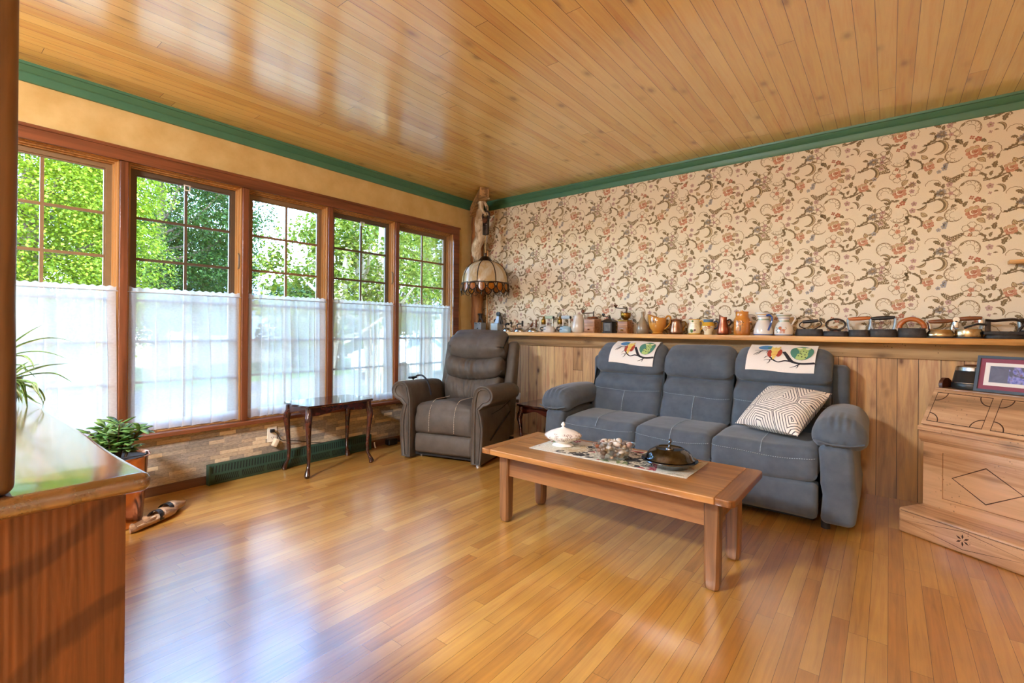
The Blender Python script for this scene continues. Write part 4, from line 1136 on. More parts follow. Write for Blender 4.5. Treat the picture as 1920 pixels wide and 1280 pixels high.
# silver entree dish
M_silver = plain('tarnished silver', '74767c', .12, 1.0, c2='46484d', vscale=18)
t = thing('serving_dish', 'round tarnished silver serving dish with lid and ring knob on the coffee table', 'dish', (2.862, 2.318, RZ))
MB().lathe([(0, .004), (.06, 0), (.085, .002), (.098, .012), (.108, .022), (.127, .03), (.133, .035), (.131, .039), (.122, .036), (.1, .033), (0, .03)], 56).build('base', M_silver, t)
ld = MB().lathe([(.114, .038), (.116, .041), (.111, .046), (.106, .058), (.094, .074), (.078, .084), (.07, .087), (.067, .09), (.064, .0865), (.03, .084), (0, .0845)], 56).build('lid', M_silver, t)
m = MB(); m.lathe([(.022, .084), (.02, .09), (.008, .094), (.006, .1), (0, .1)], 20)
m.tube(smooth([(0, 0, .098), (.004, 0, .106), (.0, 0, .115), (.005, 0, .124), (0, 0, .134)]), [.006] * 6 + [.005] * 6 + [.0065] * 6 + [.006] * 6 + [.003], 8); m.build('knob', M_silver, ld)

# ================================================================== SLANT DESK (right)
M_desk = wood('pine desk', 'd6b08a', 'b58c66', 0, .36, .5, knots=.55, bump=.14, pits=.6, scale=.9)
M_deskv = wood('pine desk side', '8f6238', '69421f', 2, .45, .2, knots=.5, bump=.14, pits=.4)
M_deskd = wood('dark desk gallery', '5d3218', '3f200e', 0, .45, .2, knots=.2)
M_groove = plain('carved groove', '3a1f0d', .8)
DZ = math.atan2(-.546, .837)
t = thing('slant_front_desk', 'carved pine slant front desk standing askew in the right corner', 'desk', (3.748, 3.405, 0), DZ)
W = .586
def groove(mb, f, pts, w=.006, closed=False):
    A = Art(); A.rib(pts, w, 0, 1, closed); A.to(mb, f)
m = MB(); m.rbox((W / 2, .1, .0665), (W, .2, .133), .012, 3, (6, 3, 2)); pl = m.build('plinth', M_desk, t)
m = MB(); f = lambda u, v, lay: (u, -.0006, v)
groove(m, f, [(.02, .068), (W / 2, .112), (W - .02, .068), (W / 2, .022)], .0028, True)
for k in range(6):
    a = PI / 2 + k * PI / 3; A = Art(); c, s_ = cos(a), sin(a)
    A.fan([(W / 2 + c * r - s_ * w, .068 + s_ * r + c * w) for r, w in ((.005, 0), (.018, .0045), (.031, 0), (.018, -.0045))], 0); A.to(m, f)
for z in (.118, .121): groove(m, f, [(.012, z), (W - .012, z)], .0016)
m.build('carving', M_groove, pl)
B0, B1, FY = .0, .572, .205
m = MB()
m.bb((B0, FY, 0), (B0 + .022, .535, .53)); m.bb((B1 - .022, FY, 0), (B1, .535, .53)); m.bb((B0, .515, 0), (B1, .535, .76)); m.bb((B0 + .022, FY + .02, .02), (B1 - .022, .515, .06))
# side boards follow the slope
for x in (B0, B1 - .022): m.prism([(FY, .53), (.535, .53), (.535, .765), (.315, .765)], 0, x, x + .022)
m.build('carcass', M_deskv, t)
m = MB(); fr = [(B0, .0, B0 + .092, .53), (B1 - .1, 0, B1, .53)]
for x0, z0, x1, z1 in fr: m.bb((x0, FY - .004, z0), (x1, FY + .016, z1))
m.bb((.092, FY - .004, .0), (B1 - .1, FY + .016, .185)); m.bb((.092, FY - .004, .435), (B1 - .1, FY + .016, .53)); m.build('front_frame', M_desk, t)
m = MB(); m.rbox(((.092 + B1 - .1) / 2, FY + .006, .31), (.38, .016, .25), .006, 2); pn = m.build('door', M_desk, t)
m = MB(); cx = (.092 + B1 - .1) / 2
groove(m, lambda u, v, lay: (u, FY - .0026, v), [(cx - .145, .31), (cx, .402), (cx + .145, .31), (cx, .218)], .006, True); m.build('carving', M_groove, pn)
m = MB()
MP = [(FY + .05, .478), (FY - .006, .478), (FY - .012, .488), (FY - .022, .496), (FY - .024, .53), (FY - .018, .536), (FY - .018, .541), (FY - .034, .548), (FY - .034, .566), (FY - .024, .574), (FY + .03, .574), (FY + .05, .56)]
m.prism(MP, 0, B0 - .012, B1 + .012); m.build('moulding', M_desk, t)
# slanted flap
p0 = Vector((0, FY - .012, .574)); p1 = Vector((0, .312, .765)); up = (p1 - p0); Lf = up.length; up.normalize(); nr = Vector((0, -up.z, up.y))
m = MB(); m.add([Vector((x, 0, 0)) + p0 + up * v + nr * o for x in (B0, B1) for v in (0, Lf) for o in (0, .018)], [(0, 1, 3, 2), (4, 6, 7, 5), (0, 4, 5, 1), (2, 3, 7, 6), (0, 2, 6, 4), (1, 5, 7, 3)])
fl = m.build('writing_flap', M_desk, t)
m = MB(); ff = lambda u, v, lay: Vector((u, 0, 0)) + p0 + up * v + nr * (.0186)
for x0, x1 in ((.022, .268), (.304, .55)):
    v0, v1 = .022, Lf - .022
    groove(m, ff, [(x0, v0), (x1, v0), (x1, v1), (x0, v1)], .005, True)
    for cx, cy, a0 in ((x0, v0, 0), (x1, v0, 90), (x1, v1, 180), (x0, v1, 270)): groove(m, ff, arcpts(.05, a0, a0 + 90, 10, cx, cy), .005)
m.build('carving', M_groove, fl)
m = MB(); m.rbox(((B0 + B1) / 2, .42, .772), (B1 - B0 + .01, .236, .016), .004, 2); m.build('top_board', M_desk, t)
m = MB()
for x in (B0 + .002, B1 - .02): m.prism([(.325, .78), (.53, .78), (.53, .81), (.46, .806), (.42, .81), (.40, .822), (.375, .836), (.35, .836), (.33, .82), (.322, .80)], 0, x, x + .018)
m.bb((B0, .515, .78), (B1, .533, .81)); m.build('gallery', M_deskd, t)
# black pot and picture frames on the desk
def on_desk(x, y, z): return Matrix.Translation((3.748, 3.405, 0)) @ Matrix.Rotation(DZ, 4, 'Z') @ Vector((x, y, z))
M_black = plain('black enamel', '1c1e20', .35, bump=.1, bscale=300)
t = thing('lidded_pot', 'black pot with a silver band and lid on the slant desk', 'pot', on_desk(.108, .418, .78), 0)
MB().lathe([(0, 0), (.084, 0), (.088, .006), (.086, .034), (.083, .038), (.071, .1), (.069, .102), (0, .102)], 40).build('body', M_black, t)
MB().lathe([(.0845, .034), (.0865, .035), (.0855, .038), (.083, .0385)], 40).build('band', M_chrome, t)
MB().lathe([(.069, .1015), (.071, .104), (.067, .122), (.06, .127), (0, .129)], 40).build('lid', M_chrome, t)
MB().lathe([(.034, .1265), (.036, .13), (.03, .136), (0, .138)], 24).build('knob', M_deskd, t)
M_fr = plain('charcoal frame', '3d4650', .45); M_mat1 = plain('burgundy mat', '8f4a5c', .8); M_mat2 = plain('white mat board', 'e9e6e2', .8)
def pic_mat():
    t = NT('purple picture'); v = t.coords()
    n = t.noise(t.mapping(v, (14, 14, 14)), 1, 3, .5, 1.5)
    sp = t.n('ShaderNodeSeparateXYZ', {0: v})
    d = t.math('ABSOLUTE', t.math('SUBTRACT', sp.outputs[0], .025))
    fig = t.math('MULTIPLY', t.math('LESS_THAN', d, .05), t.ramp(n, [(.45, 0.0), (.55, 1.0)]))
    col = t.mix(fig, t.ramp(n, [(.3, '4c4b5b'), (.7, '6a6474')]), t.ramp(t.noise(v, 60, 2), [(.35, '5b5cae'), (.55, '9a97d8'), (.7, '8d5a80')]))
    return t.pbsdf(col, .3)
M_pic = pic_mat()
def frame(label, x, y, z, w, h, lean, art, turn=0):
    t = thing('picture_frame', label, 'picture', on_desk(x, y, z), DZ + turn)
    R_ = Matrix.Rotation(-lean, 4, 'X')
    m = MB(); b = .014
    for (x0, z0, x1, z1) in ((0, 0, w, b), (0, h - b, w, h), (0, b, b, h - b), (w - b, b, w, h - b)): m.bb((x0, -.009, z0), (x1, .009, z1), 0, R_)
    m.build('frame', M_fr if art else M_black, t)
    if art:
        MB().bb((b, -.001, b), (w - b, .004, h - b), 0, R_).build('outer_mat', M_mat1, t)
        MB().bb((b + .022, -.0025, b + .022), (w - b - .022, -.0012, h - b - .022), 0, R_).build('inner_mat', M_mat2, t)
        o = MB().bb((-(w / 2 - b - .044), -.004, -(h / 2 - b - .040)), (w / 2 - b - .044, -.0028, h / 2 - b - .040)).build('picture', M_pic, t); o.matrix_local = R_ @ Matrix.Translation((w / 2, 0, h / 2))
    else: MB().bb((b, -.002, b), (w - b, .004, h - b), 0, R_).build('picture', M_black, t)
frame('framed picture with burgundy and white mats propped on the slant desk', .160, .335, .7803, .32, .195, .22, True)
frame('thin black frame standing behind the burgundy matted picture', .345, .45, .7803, .20, .252, .10, False)

# ================================================================== LEFT FOREGROUND
def rough_wood(name, c1, c2):
    t = NT(name); v = t.coords()
    g = t.noise(t.mapping(v, (1, 30, 1.4)), 1, 6, .62, 1.0)
    wv = t.n('ShaderNodeTexWave', {'Vector': t.mapping(v, (1, 1, .05)), 'Scale': 26.0, 'Distortion': 1.6, 'Detail': 2.0}, wave_type='BANDS', bands_direction='Y').outputs['Fac']
    dg = t.n('ShaderNodeTexWave', {'Vector': t.mapping(v, (1, 1, 1), (0, 0, 0), (math.radians(-38), 0, 0)), 'Scale': 1.9, 'Distortion': 5.0, 'Detail': 3.0, 'Detail Scale': 1.5}, wave_type='BANDS', bands_direction='Z').outputs['Fac']
    msk = t.ramp(t.noise(v, 4.5, 3), [(.48, 0.0), (.58, 1.0)])
    col = t.ramp(g, [(.32, c2), (.66, c1)])
    col = t.mix(t.math('MULTIPLY', t.math('MULTIPLY', wv, msk), .2), col, lin('4a1c08'))
    dk = t.ramp(dg, [(.80, 0.0), (.95, 1.0)])
    col = t.mix(t.math('MULTIPLY', dk, .6), col, lin('3a1608'))
    vk = t.n('ShaderNodeTexVoronoi', {'Vector': t.mapping(v, (6, 6, 5)), 'Scale': 1.0}).outputs['Distance']
    col = t.mix(t.math('MULTIPLY', t.ramp(vk, [(.06, 1.0), (.16, 0.0)]), .8), col, lin('2a0f06'))
    return t.pbsdf(col, .5, 0, t.bump(t.math('ADD', g, t.math('MULTIPLY', wv, msk)), .25, .004), .2)
M_cab = rough_wood('rough sawn red brown pine', '84502a', '5a3418')
M_cabtop = wood('glossy worn cabinet top', '7a5a40', '573c26', 0, .2, 1.0, knots=.1, bump=.05, cracks=.75, scale=.7, coat_rough=.1, coat_ior=2.3)
t = thing('low_cabinet', 'low red brown pine cabinet with a glossy worn top in the left foreground', 'cabinet', (1.755, -.06, 0))
m = MB(); m.rbox((0, 0, .781), (1.57, .74, .038), .016, 4, (12, 6, 1), fn=lambda q: (q.x, q.y + .003 * sin(q.x * 9), q.z)); m.build('top', M_cabtop, t)
m = MB(); m.bb((.735, -.35, 0), (.760, .335, .763)); m.build('side_panel', M_cab, t)
m = MB(); m.bb((-.76, -.35, 0), (-.735, .335, .763)); m.build('side_panel', M_cab, t)
m = MB(); m.bb((-.735, .315, .0), (.735, .334, .763)); m.bb((-.735, -.349, .0), (.735, -.33, .763)); m.bb((-.735, -.33, .02), (.735, .315, .05)); m.build('body', M_cab, t)
M_post = wood('brown timber post', '755636', '543b24', 2, .5, .2, knots=.5, bump=.2, cracks=.3, scale=.8)
t = thing('timber_post', 'square brown timber post standing on the cabinet at the left edge', 'post', (2.475, .058, .80))
MB().rbox((0, 0, .85), (.10, .128, 1.70), .018, 4, (1, 1, 16), fn=lambda q: (q.x, q.y + .003 * noise.noise(Vector((0, 0, q.z * 5))), q.z)).build('shaft', M_post, t)
# dark pointed tool on the cabinet
m = MB(); A = [(0, -.011), (.06, -.011), (.1, -.004), (.112, .002), (.1, .007), (.06, .011), (0, .011)]
o = tag(m.loft([[(x, y, 0) for x, y in A], [(x, y, .006) for x, y in A], [(x * .97, y * .6, .012) for x, y in A]]).build('letter_opener', M_blk), 'dark pointed blade lying on the cabinet top beside the post', 'blade')
o.location = (1.90, .118, .8003); o.rotation_euler = (0, 0, .62); o.scale = (.8, .8, .6)

# spider plant
M_pot = plain('pale green glazed pot', '8fa39a', .25, c2='748b82', vscale=8, coat=.4)
M_soil = plain('potting soil', '2d2119', .95, bump=.6, bscale=80)
def leaf_mat(name, c1, c2, stripe=None, rough=.4, trans=.35):
    t = NT(name)
    ri = t.n('ShaderNodeNewGeometry').outputs['Random Per Island']
    col = t.mix(ri, lin(c1), lin(c2))
    p = t.n('ShaderNodeBsdfPrincipled', {'Base Color': col, 'Roughness': rough, 'Specular IOR Level': .4})
    tl = t.n('ShaderNodeBsdfTranslucent', {'Color': col})
    mx = t.n('ShaderNodeMixShader', {0: trans, 1: p.outputs[0], 2: tl.outputs[0]})
    t.t.links.new(mx.outputs[0], t.out.inputs[0]); return t.mat
M_spl = leaf_mat('spider plant green', '5f7d3e', '86a05c', rough=.4); M_spm = leaf_mat('spider plant cream stripe', 'c6cda4', 'dde0bd')
SPX, SPY = 1.205, .215
t = thing('spider_plant', 'spider plant in a pale green pot on the cabinet, leaves arching to the right', 'plant', (SPX, SPY, .80))
p = MB().lathe([(0, 0), (.036, 0), (.042, .006), (.052, .06), (.06, .1), (.062, .106), (.058, .108), (.054, .1), (.05, .085), (0, .085)], 32).build('pot', M_pot, t)
MB().lathe([(0, .0845), (.0505, .0845), (.03, .094), (0, .097)], 20).build('soil', M_soil, p)
sr = random.Random(3)
FR = [[(170, 470), (260, 350), (400, 230), (510, 155)], [(180, 520), (330, 390), (560, 310), (740, 298), (920, 340)], [(180, 560), (300, 470), (480, 442), (640, 465), (770, 515)],
    [(200, 570), (330, 495), (460, 490), (560, 550), (610, 620)], [(420, 620), (560, 585), (660, 560)], [(500, 640), (720, 580), (945, 555)], [(440, 690), (600, 672), (700, 690), (835, 775)],
    [(400, 740), (520, 765), (600, 830), (670, 870)], [(235, 800), (250, 850), (260, 1000)], [(280, 790), (340, 870), (385, 985)], [(350, 770), (410, 850), (450, 950), (485, 1050)],
    [(360, 780), (480, 830), (550, 910), (580, 985)], [(400, 790), (540, 820), (610, 900), (630, 960), (615, 1045)], [(420, 760), (560, 770), (620, 830), (675, 915)], [(300, 640), (350, 640), (420, 730)],
    [(330, 640), (465, 540)], [(330, 840), (430, 920), (500, 970), (570, 1000)], [(220, 700), (170, 600), (100, 560)], [(260, 720), (380, 760), (420, 850), (400, 940)], [(300, 600), (420, 590), (470, 660)]]
for k in range(14): FR.append([(230 - sr.uniform(60, 160), 700 - sr.uniform(-60, 240)), (230 - sr.uniform(200, 380), 760 - sr.uniform(-160, 300))])
for i, fr_ in enumerate(FR):
    dz_ = sr.uniform(-.04, .04); pts = []
    for k, (X_, Y_) in enumerate([(232 + sr.uniform(-12, 12), 745)] + fr_):
        v = rt_ = RGT * ((X_ - 145) * .000339) + Vector((0, 0, .092 + (745 - Y_) * .000339)) + FWD * (dz_ * k / len(fr_))
        pts.append(v)
    P = smooth(pts, 7); n = len(P); d = P[-1] - P[0]; side = (FWD * .8 + RGT * .35 * (1 if i % 2 else -1)).normalized(); side = (side - d.normalized() * side.dot(d.normalized())).normalized()
    w0 = .0075 if i in (8, 9, 10, 17) else sr.uniform(.0042, .0062); vs = []; m = MB()
    for k, q in enumerate(P):
        u = k / (n - 1); w = w0 * (.6 + .55 * sin(PI * min(1, u * 1.25) * .8)) * (1 - u ** 4); tn = (P[min(k + 1, n - 1)] - P[max(k - 1, 0)]).normalized(); up_ = side.cross(tn)
        if up_.z < 0: up_ = -up_
        vs += [q - side * w + up_ * w * .7, q - side * w * .35, q + side * w * .35, q + side * w + up_ * w * .7]
    for k in range(n - 1):
        m.add([vs[k * 4 + c] for c in range(8)], [(c, c + 1, 5 + c, 4 + c) for c in range(3)], 0); m.m[-2] = 1
    m.build('leaf', [M_spl, M_spm], t, sharp=0, fix=False)

# jade plant in a copper bucket
M_copper = plain('polished copper', 'e0a283', .2, 1.0, c2='c07d58', vscale=9); M_bin = plain('dark bucket lining', '2f3038', .5)
BKX, BKY = .40, .716
t = thing('copper_bucket', 'copper bucket on the floor holding a leafy green plant, behind the cabinet', 'bucket', (BKX, BKY, 0))
MB().lathe([(0, .002), (.118, .002), (.122, .008), (.146, .362), (.152, .374), (.156, .378), (.152, .383), (.146, .378), (.141, .362), (.138, .32), (0, .32)], 48).build('body', M_copper, t)
MB().lathe([(.1405, .367), (.1365, .323), (0, .323)], 40).build('liner', M_bin, t)
for s_ in (-1, 1):
    a = math.radians(52 if s_ > 0 else 232)
    MB().tube([(.149 * cos(a) + .012 * cos(b) * -sin(a), .149 * sin(a) + .012 * cos(b) * cos(a), .385 + .014 * sin(b)) for b in [k * PI / 6 for k in range(12)]], .004, 6, closed=True).build('ear', M_bin, t)
a = math.radians(52); MB().tube(smooth([(.15 * cos(a), .15 * sin(a), .387), (.1 * cos(a) + .08, .1 * sin(a) - .02, .394), (.1, -.1, .392), (-.09, -.12, .388), (-.15 * cos(a), -.15 * sin(a), .387)]), .004, 6).build('bail', M_bin, t)
M_jade = leaf_mat('jade plant leaf', '5c8a48', 'a2c474', rough=.2, trans=.25); M_jstem = plain('brown plant stem', '5b4330', .8)
t = thing('potted_plant', 'bushy green plant with thick oval leaves growing in the copper bucket', 'plant', (BKX, BKY, .3245))
m = MB(); ml = MB(); jr = random.Random(17)
MB().lathe([(0, .0), (.132, .0), (.07, .012), (0, .016)], 24).build('soil', M_soil, t)
def jleaf(q, d, L):
    d = d.normalized(); s_ = d.cross(Vector((0, 0, 1)));
    if s_.length < .1: s_ = Vector((1, 0, 0))
    s_.normalize(); nn = s_.cross(d).normalized(); vs = []; NU = 7
    for k in range(NU + 1):
        u = k / NU; w = L * .24 * (sin(PI * (u * .93 + .03)) ** .75) * (.55 + .6 * u); c = q + d * (L * u) - nn * (L * .12 * u * u)
        vs += [c - s_ * w + nn * w * .3, c + nn * .0, c + s_ * w + nn * w * .3, c - nn * .006 * sin(PI * u)]
    fs = []
    for k in range(NU):
        for c in range(4): fs.append((k * 4 + c, k * 4 + (c + 1) % 4, k * 4 + 4 + (c + 1) % 4, k * 4 + 4 + c))
    ml.add(vs, fs)
for b in range(15):
    a = jr.uniform(0, 2 * PI); r = jr.uniform(.02, .15); hgt = jr.uniform(.09, .25) * (1 - .3 * (r / .16) ** 2)
    base = Vector((cos(a) * r * .3, sin(a) * r * .3, .005)); top = Vector((cos(a) * r, sin(a) * r, hgt))
    P = smooth([base, base.lerp(top, .5) + Vector((0, 0, .02)), top], 4); m.tube(P, [.007 - .004 * k / 8 for k in range(len(P))], 6)
    for k in range(3, len(P)):
        for q in range(3):
            aa = jr.uniform(0, 2 * PI); e = jr.uniform(-.1, .75)
            jleaf(P[k], Vector((cos(aa) * cos(e), sin(aa) * cos(e), sin(e))), jr.uniform(.05, .1))
m.build('stem', M_jstem, t); ml.build('foliage', M_jade, t, sharp=0, fix=False)

# leather-strapped wooden shoes
M_clog = wood('brown wooden shoe', 'b08a68', '86624a', 0, .4, .3, knots=.2, scale=2); M_strap = plain('black leather strap', '241f22', .3)
def clog(loc, rz, label):
    t = thing('wooden_shoe', label, 'shoe', loc, rz, 'pair of wooden shoes')
    L = .31; rings = []; inner = []
    N = 22
    for k in range(N + 1):
        u = k / N; x = L * u
        hw = .042 * (sin(PI * min(1, (u * .86 + .09))) ** .6) * (1.02 - .12 * sin(PI * u * 2)) * (1 if u < .8 else max(.12, 1 - ((u - .8) / .2) ** 1.6 * .9)) * (1 if u > .06 else .35 + .65 * (u / .06) ** .5)
        zb = .004 + .03 * max(0, (u - .72) / .28) ** 2; zt = .052 + .018 * math.exp(-((u - .62) / .13) ** 2) - .0 - (.022 * max(0, (u - .72) / .28) ** 1.5)
        open_ = .05 < u < .58
        ring = []
        for j in range(24):
            a = 2 * PI * j / 24 - PI / 2; y = hw * cos(a); zz = (zb + zt) / 2 + (zt - zb) / 2 * sin(a) * (1 if sin(a) > 0 else 1)
            if sin(a) < -.4: zz = max(zb, zz)
            if open_ and sin(a) > .35 and abs(cos(a)) < .93:
                e = min(1, (.58 - u) / .06, (u - .05) / .04); zz = zz - e * (zt - zb) * .72 * (1 - (abs(cos(a)) / .93) ** 6)
            ring.append((x, y, zz))
        rings.append(ring)
    MB().loft(rings).build('sole', M_clog, t, sharp=45)
    m = MB(); P = []
    for k in range(13):
        a = PI * k / 12; P.append((.150 + .012 * sin(a), .0435 * cos(a), .026 + .044 * sin(a)))
    for a_, b_ in zip(P, P[1:]):
        q = [Vector(a_), Vector(b_)]
        m.add([q[0] + Vector((-.014, 0, 0)), q[0] + Vector((.014, 0, 0)), q[1] + Vector((.014, 0, 0)), q[1] + Vector((-.014, 0, 0)), q[0] * 1 + Vector((-.014, 0, -.004)), q[0] + Vector((.014, 0, -.004)), q[1] + Vector((.014, 0, -.004)), q[1] + Vector((-.014, 0, -.004))], [(0, 1, 2, 3), (7, 6, 5, 4), (0, 4, 5, 1), (2, 6, 7, 3), (0, 3, 7, 4), (1, 5, 6, 2)])
    m.build('strap', M_strap, t)
ang = math.atan2(.85, -.5)
clog((.592, .740, 0), ang, 'nearer wooden shoe with a black strap, on the floor by the copper bucket')
clog((.516, .815, 0), ang + .05, 'farther wooden shoe with a black strap, tucked against its mate by the bucket')
# ================================================================== CORNER POST, DRIFTWOOD AND LAMP
SZ = 1.0612
M_log = wood('peeled brown log', '9a6636', '6b3f1e', 2, .65, 0, knots=.7, bump=.8, cracks=.9, scale=1.2, fine=22)
M_drift = wood('bleached driftwood', 'd8c6ac', 'a78a68', 2, .75, 0, knots=.3, bump=.9, cracks=1.0, scale=1.6, fine=22)
M_beam = wood('weathered beam end', 'b38a58', '7b5a36', 0, .7, 0, knots=.2, bump=.5, cracks=.6)
def rough_tube(mb, pts, rad, n, amp, sc, seed, mi=0, flat=1.0):
    k = len(mb.v); mb.tube(pts, rad, n, mi, flat=flat)
    for i in range(k, len(mb.v)):
        v = Vector(mb.v[i]); w = noise.noise_vector(v * sc + Vector((seed, 0, 0))) + .5 * noise.noise_vector(v * sc * 2.7 + Vector((0, seed, 0)))
        mb.v[i] = tuple(v + w * amp)
t = thing('log_post', 'peeled brown log post standing in the corner on the shelf', 'post', (.088, 3.955, SZ))
m = MB(); rough_tube(m, [(.006 * sin(z * 4), .004 * cos(z * 5), z) for z in [1.428 * k / 40 for k in range(41)]], .068, 26, .013, 11, 3); m.v = [(x, min(y, .098), max(.0, min(1.43, z))) for x, y, z in m.v]
m.build('shaft', M_log, t, sharp=60)
tag(MB().tube(smooth([(.205, 3.985, SZ + .001), (.212, 3.99, 1.3), (.205, 3.985, 1.5), (.213, 3.99, 1.75), (.21, 3.985, 1.95)]), [.0085] * 25, 8).build('walking_stick', plain('pale tan stick', 'c79a63', .5, var=.2, vscale=20)), 'slim pale stick standing upright against the corner beside the log post', 'stick')
t = thing('driftwood_bracket', 'bleached driftwood branch leaning out from the corner post up to the ceiling, carrying the lamp', 'driftwood', (.16, 3.9, 1.75))
m = MB(); L0 = Vector((-.035, .0, .02)); L1 = Vector((.245, -.235, .70))
P = [L0.lerp(L1, k / 26) + Vector((.012 * sin(k * .7), .012 * cos(k * .5), 0)) for k in range(27)]
rough_tube(m, P, [.026 + .026 * sin(PI * min(1, k / 22)) ** .6 for k in range(27)], 20, .016, 16, 8); m.build('branch', M_drift, t, sharp=60)
m = MB(); c = Vector((.25, -.25, .69))
rough_tube(m, smooth([c + Vector((-.03, .03, -.05)), c + Vector((.02, -.03, .0)), c + Vector((.07, -.03, -.02)), c + Vector((.115, -.01, -.045))], 5), [.036 - .0016 * k for k in range(16)], 12, .012, 12, 2)
rough_tube(m, smooth([c + Vector((-.02, .0, -.05)), c + Vector((.03, -.02, -.09)), c + Vector((.03, -.02, -.14)), c + Vector((.06, .01, -.19))], 5), [.026 - .001 * k for k in range(16)], 10, .01, 14, 5)
rough_tube(m, smooth([c + Vector((.01, .0, -.04)), c + Vector((.06, .02, -.1)), c + Vector((.075, .02, -.17)), c + Vector((.10, .03, -.2))], 5), [.02 - .0008 * k for k in range(16)], 10, .01, 14, 9)
m.build('knotted_root', M_drift, t, sharp=60)
# beam under the ceiling from the corner
bd = Vector((.72, -.69, 0)).normalized(); bs = Vector((bd.y, -bd.x, 0))
bd = Vector((.45, -.33, 0)).normalized(); bs = Vector((bd.y, -bd.x, 0))
t = thing('timber_stub', 'short weathered timber fixed under the ceiling, running out from the corner', 'timber', (.075, 3.90, 2.32))
m = MB(); hw = .046
def bp(l, s_, z): v = bd * l + bs * s_; return (v.x, v.y, z)
m.add([bp(l, s_, z) for l, zz in ((.03, (0, .1)), (.565, (.085, .177))) for s_ in (-hw, hw) for z in zz], [(0, 1, 3, 2), (4, 6, 7, 5), (0, 4, 5, 1), (2, 3, 7, 6), (0, 2, 6, 4), (1, 5, 7, 3)]); m.build('beam', M_beam, t)
# old pulley block hanging on the driftwood
M_iron = plain('aged iron', '4a3c34', .45, .7, c2='2c2420', vscale=30)
LX, LY = .475, 3.655
t = thing('pulley_block', 'old iron and wood pulley block hanging on the driftwood above the lamp', 'pulley', (LX, LY, 2.10))
m = MB(); m.tube([(0 + .045 * cos(a), .0, .135 + .05 * sin(a)) for a in [2 * PI * k / 20 for k in range(20)]], .009, 8, closed=True); m.build('wheel_ring', M_iron, t)
MB().lathe([(0, -.02), (.03, -.02), (.034, 0), (.03, .02), (0, .02)], 20, M=Matrix.Translation((0, 0, .09)) @ Matrix.Rotation(PI / 2, 4, 'X')).build('sheave', M_deskd, t)
m = MB(); m.rbox((-.03, 0, .04), (.01, .03, .19), .004); m.rbox((.03, 0, .04), (.01, .03, .19), .004); m.rbox((0, 0, -.01), (.05, .035, .1), .01); m.build('cheeks', M_iron, t)
m = MB(); m.tube(smooth([(0, 0, .18), (.01, 0, .22), (-.015, .02, .26), (-.02, .03, .30)]), .006, 8); m.build('hook', M_iron, t)
# pendant lamp
M_brz = plain('dark bronze', '4a3826', .4, .8, c2='2e2117', vscale=30)
def slag(name, c1, c2, c3, sc=7, tr=.5):
    t = NT(name); v = t.coords()
    n = t.noise(t.mapping(v, (1, 1, .35)), sc, 3, .6, 1.2)
    col = t.ramp(n, [(.3, c1), (.5, c2), (.7, c3)])
    p = t.n('ShaderNodeBsdfPrincipled', {'Base Color': col, 'Roughness': .18}); tl = t.n('ShaderNodeBsdfTranslucent', {'Color': col})
    mx = t.n('ShaderNodeMixShader', {0: tr, 1: p.outputs[0], 2: tl.outputs[0]}); t.t.links.new(mx.outputs[0], t.out.inputs[0]); return t.mat
M_slag = slag('cream caramel slag glass', 'e9dcc0', 'd9bd8c', 'f2ebdb'); M_amber = slag('amber glass', '8a4a14', 'b5691d', 'd88c2c', 30)
LZ = 1.455
t = thing('pendant_lamp', 'stained glass dome lamp with amber scalloped rim hanging in the corner', 'lamp', (LX - .03, LY + .03, LZ))
RP = [(r * .765, z) for r, z in ((.312, .085), (.311, .115), (.303, .165), (.285, .21), (.255, .25), (.21, .285), (.15, .312), (.085, .328))]
m = MB()
for k in range(8):
    a0 = 2 * PI * k / 8 + .39; a1 = a0 + 2 * PI / 8
    m.grid(lambda u, v: ((lambda r, z: (r * cos(a0 + (a1 - a0) * u), r * sin(a0 + (a1 - a0) * u), z))(*[interp([(i / 7, RP[i][q]) for i in range(8)], v) for q in (0, 1)])), 8, 14)
m.build('shade', M_slag, t, fix=False)
m = MB()
for k in range(8):
    a = 2 * PI * k / 8 + .39; m.tube([((r + .001) * cos(a), (r + .001) * sin(a), z) for r, z in RP], .005, 6)
m.lathe([(.0, .345), (.02, .352), (.024, .375), (.04, .372), (.06, .345), (.078, .326), (.076, .322), (0, .33)], 32)
m.lathe([(.0, .37), (.014, .37), (.014, .41), (.0, .412)], 14); m.build('cap', M_brz, t)
m = MB(); md = MB(); NP = 16
for k in range(NP):
    ac = 2 * PI * (k + .5) / NP + .39; hw_ = 2 * PI / NP / 2 * .74
    big = k % 2 == 0; zt, zb = (.098, .005) if big else (.09, .018)
    def g(u, v, o=0.0):
        w = (1 - abs(2 * v - .9) ** 3.2 * .75) if v > .05 else .8
        a = ac + hw_ * (2 * u - 1) * max(.1, w); z = zt + (zb - zt) * v; r = .239 + .006 * v + o
        return (r * cos(a), r * sin(a), z)
    m.grid(g, 5, 7)
    md.tube([g(0, j / 8, .001) for j in range(9)] + [g(1, 1 - j / 8, .001) for j in range(9)], .006, 5, closed=True)
    aj = 2 * PI * k / NP + .39
    md.tube([(.243 * cos(aj + b * .15), .243 * sin(aj + b * .15), .012 - .028 * (1 - b * b)) for b in (-1, -.6, -.2, .2, .6, 1)], .003, 5)
    if big: md.tube([(.245 * cos(ac), .245 * sin(ac), .006), (.245 * cos(ac), .245 * sin(ac), -.03)], .004, 5)
md.tube([(.2405 * cos(2 * PI * k / 64), .2405 * sin(2 * PI * k / 64), .093 + .006 * abs(sin(8 * 2 * PI * k / 128 * 1.0))) for k in range(64)], .006, 6, closed=True)
m.build('amber_rim', M_amber, t, fix=False); md.build('filigree', M_brz, t)
m = MB(); n = 12; z0, z1 = .405, .665
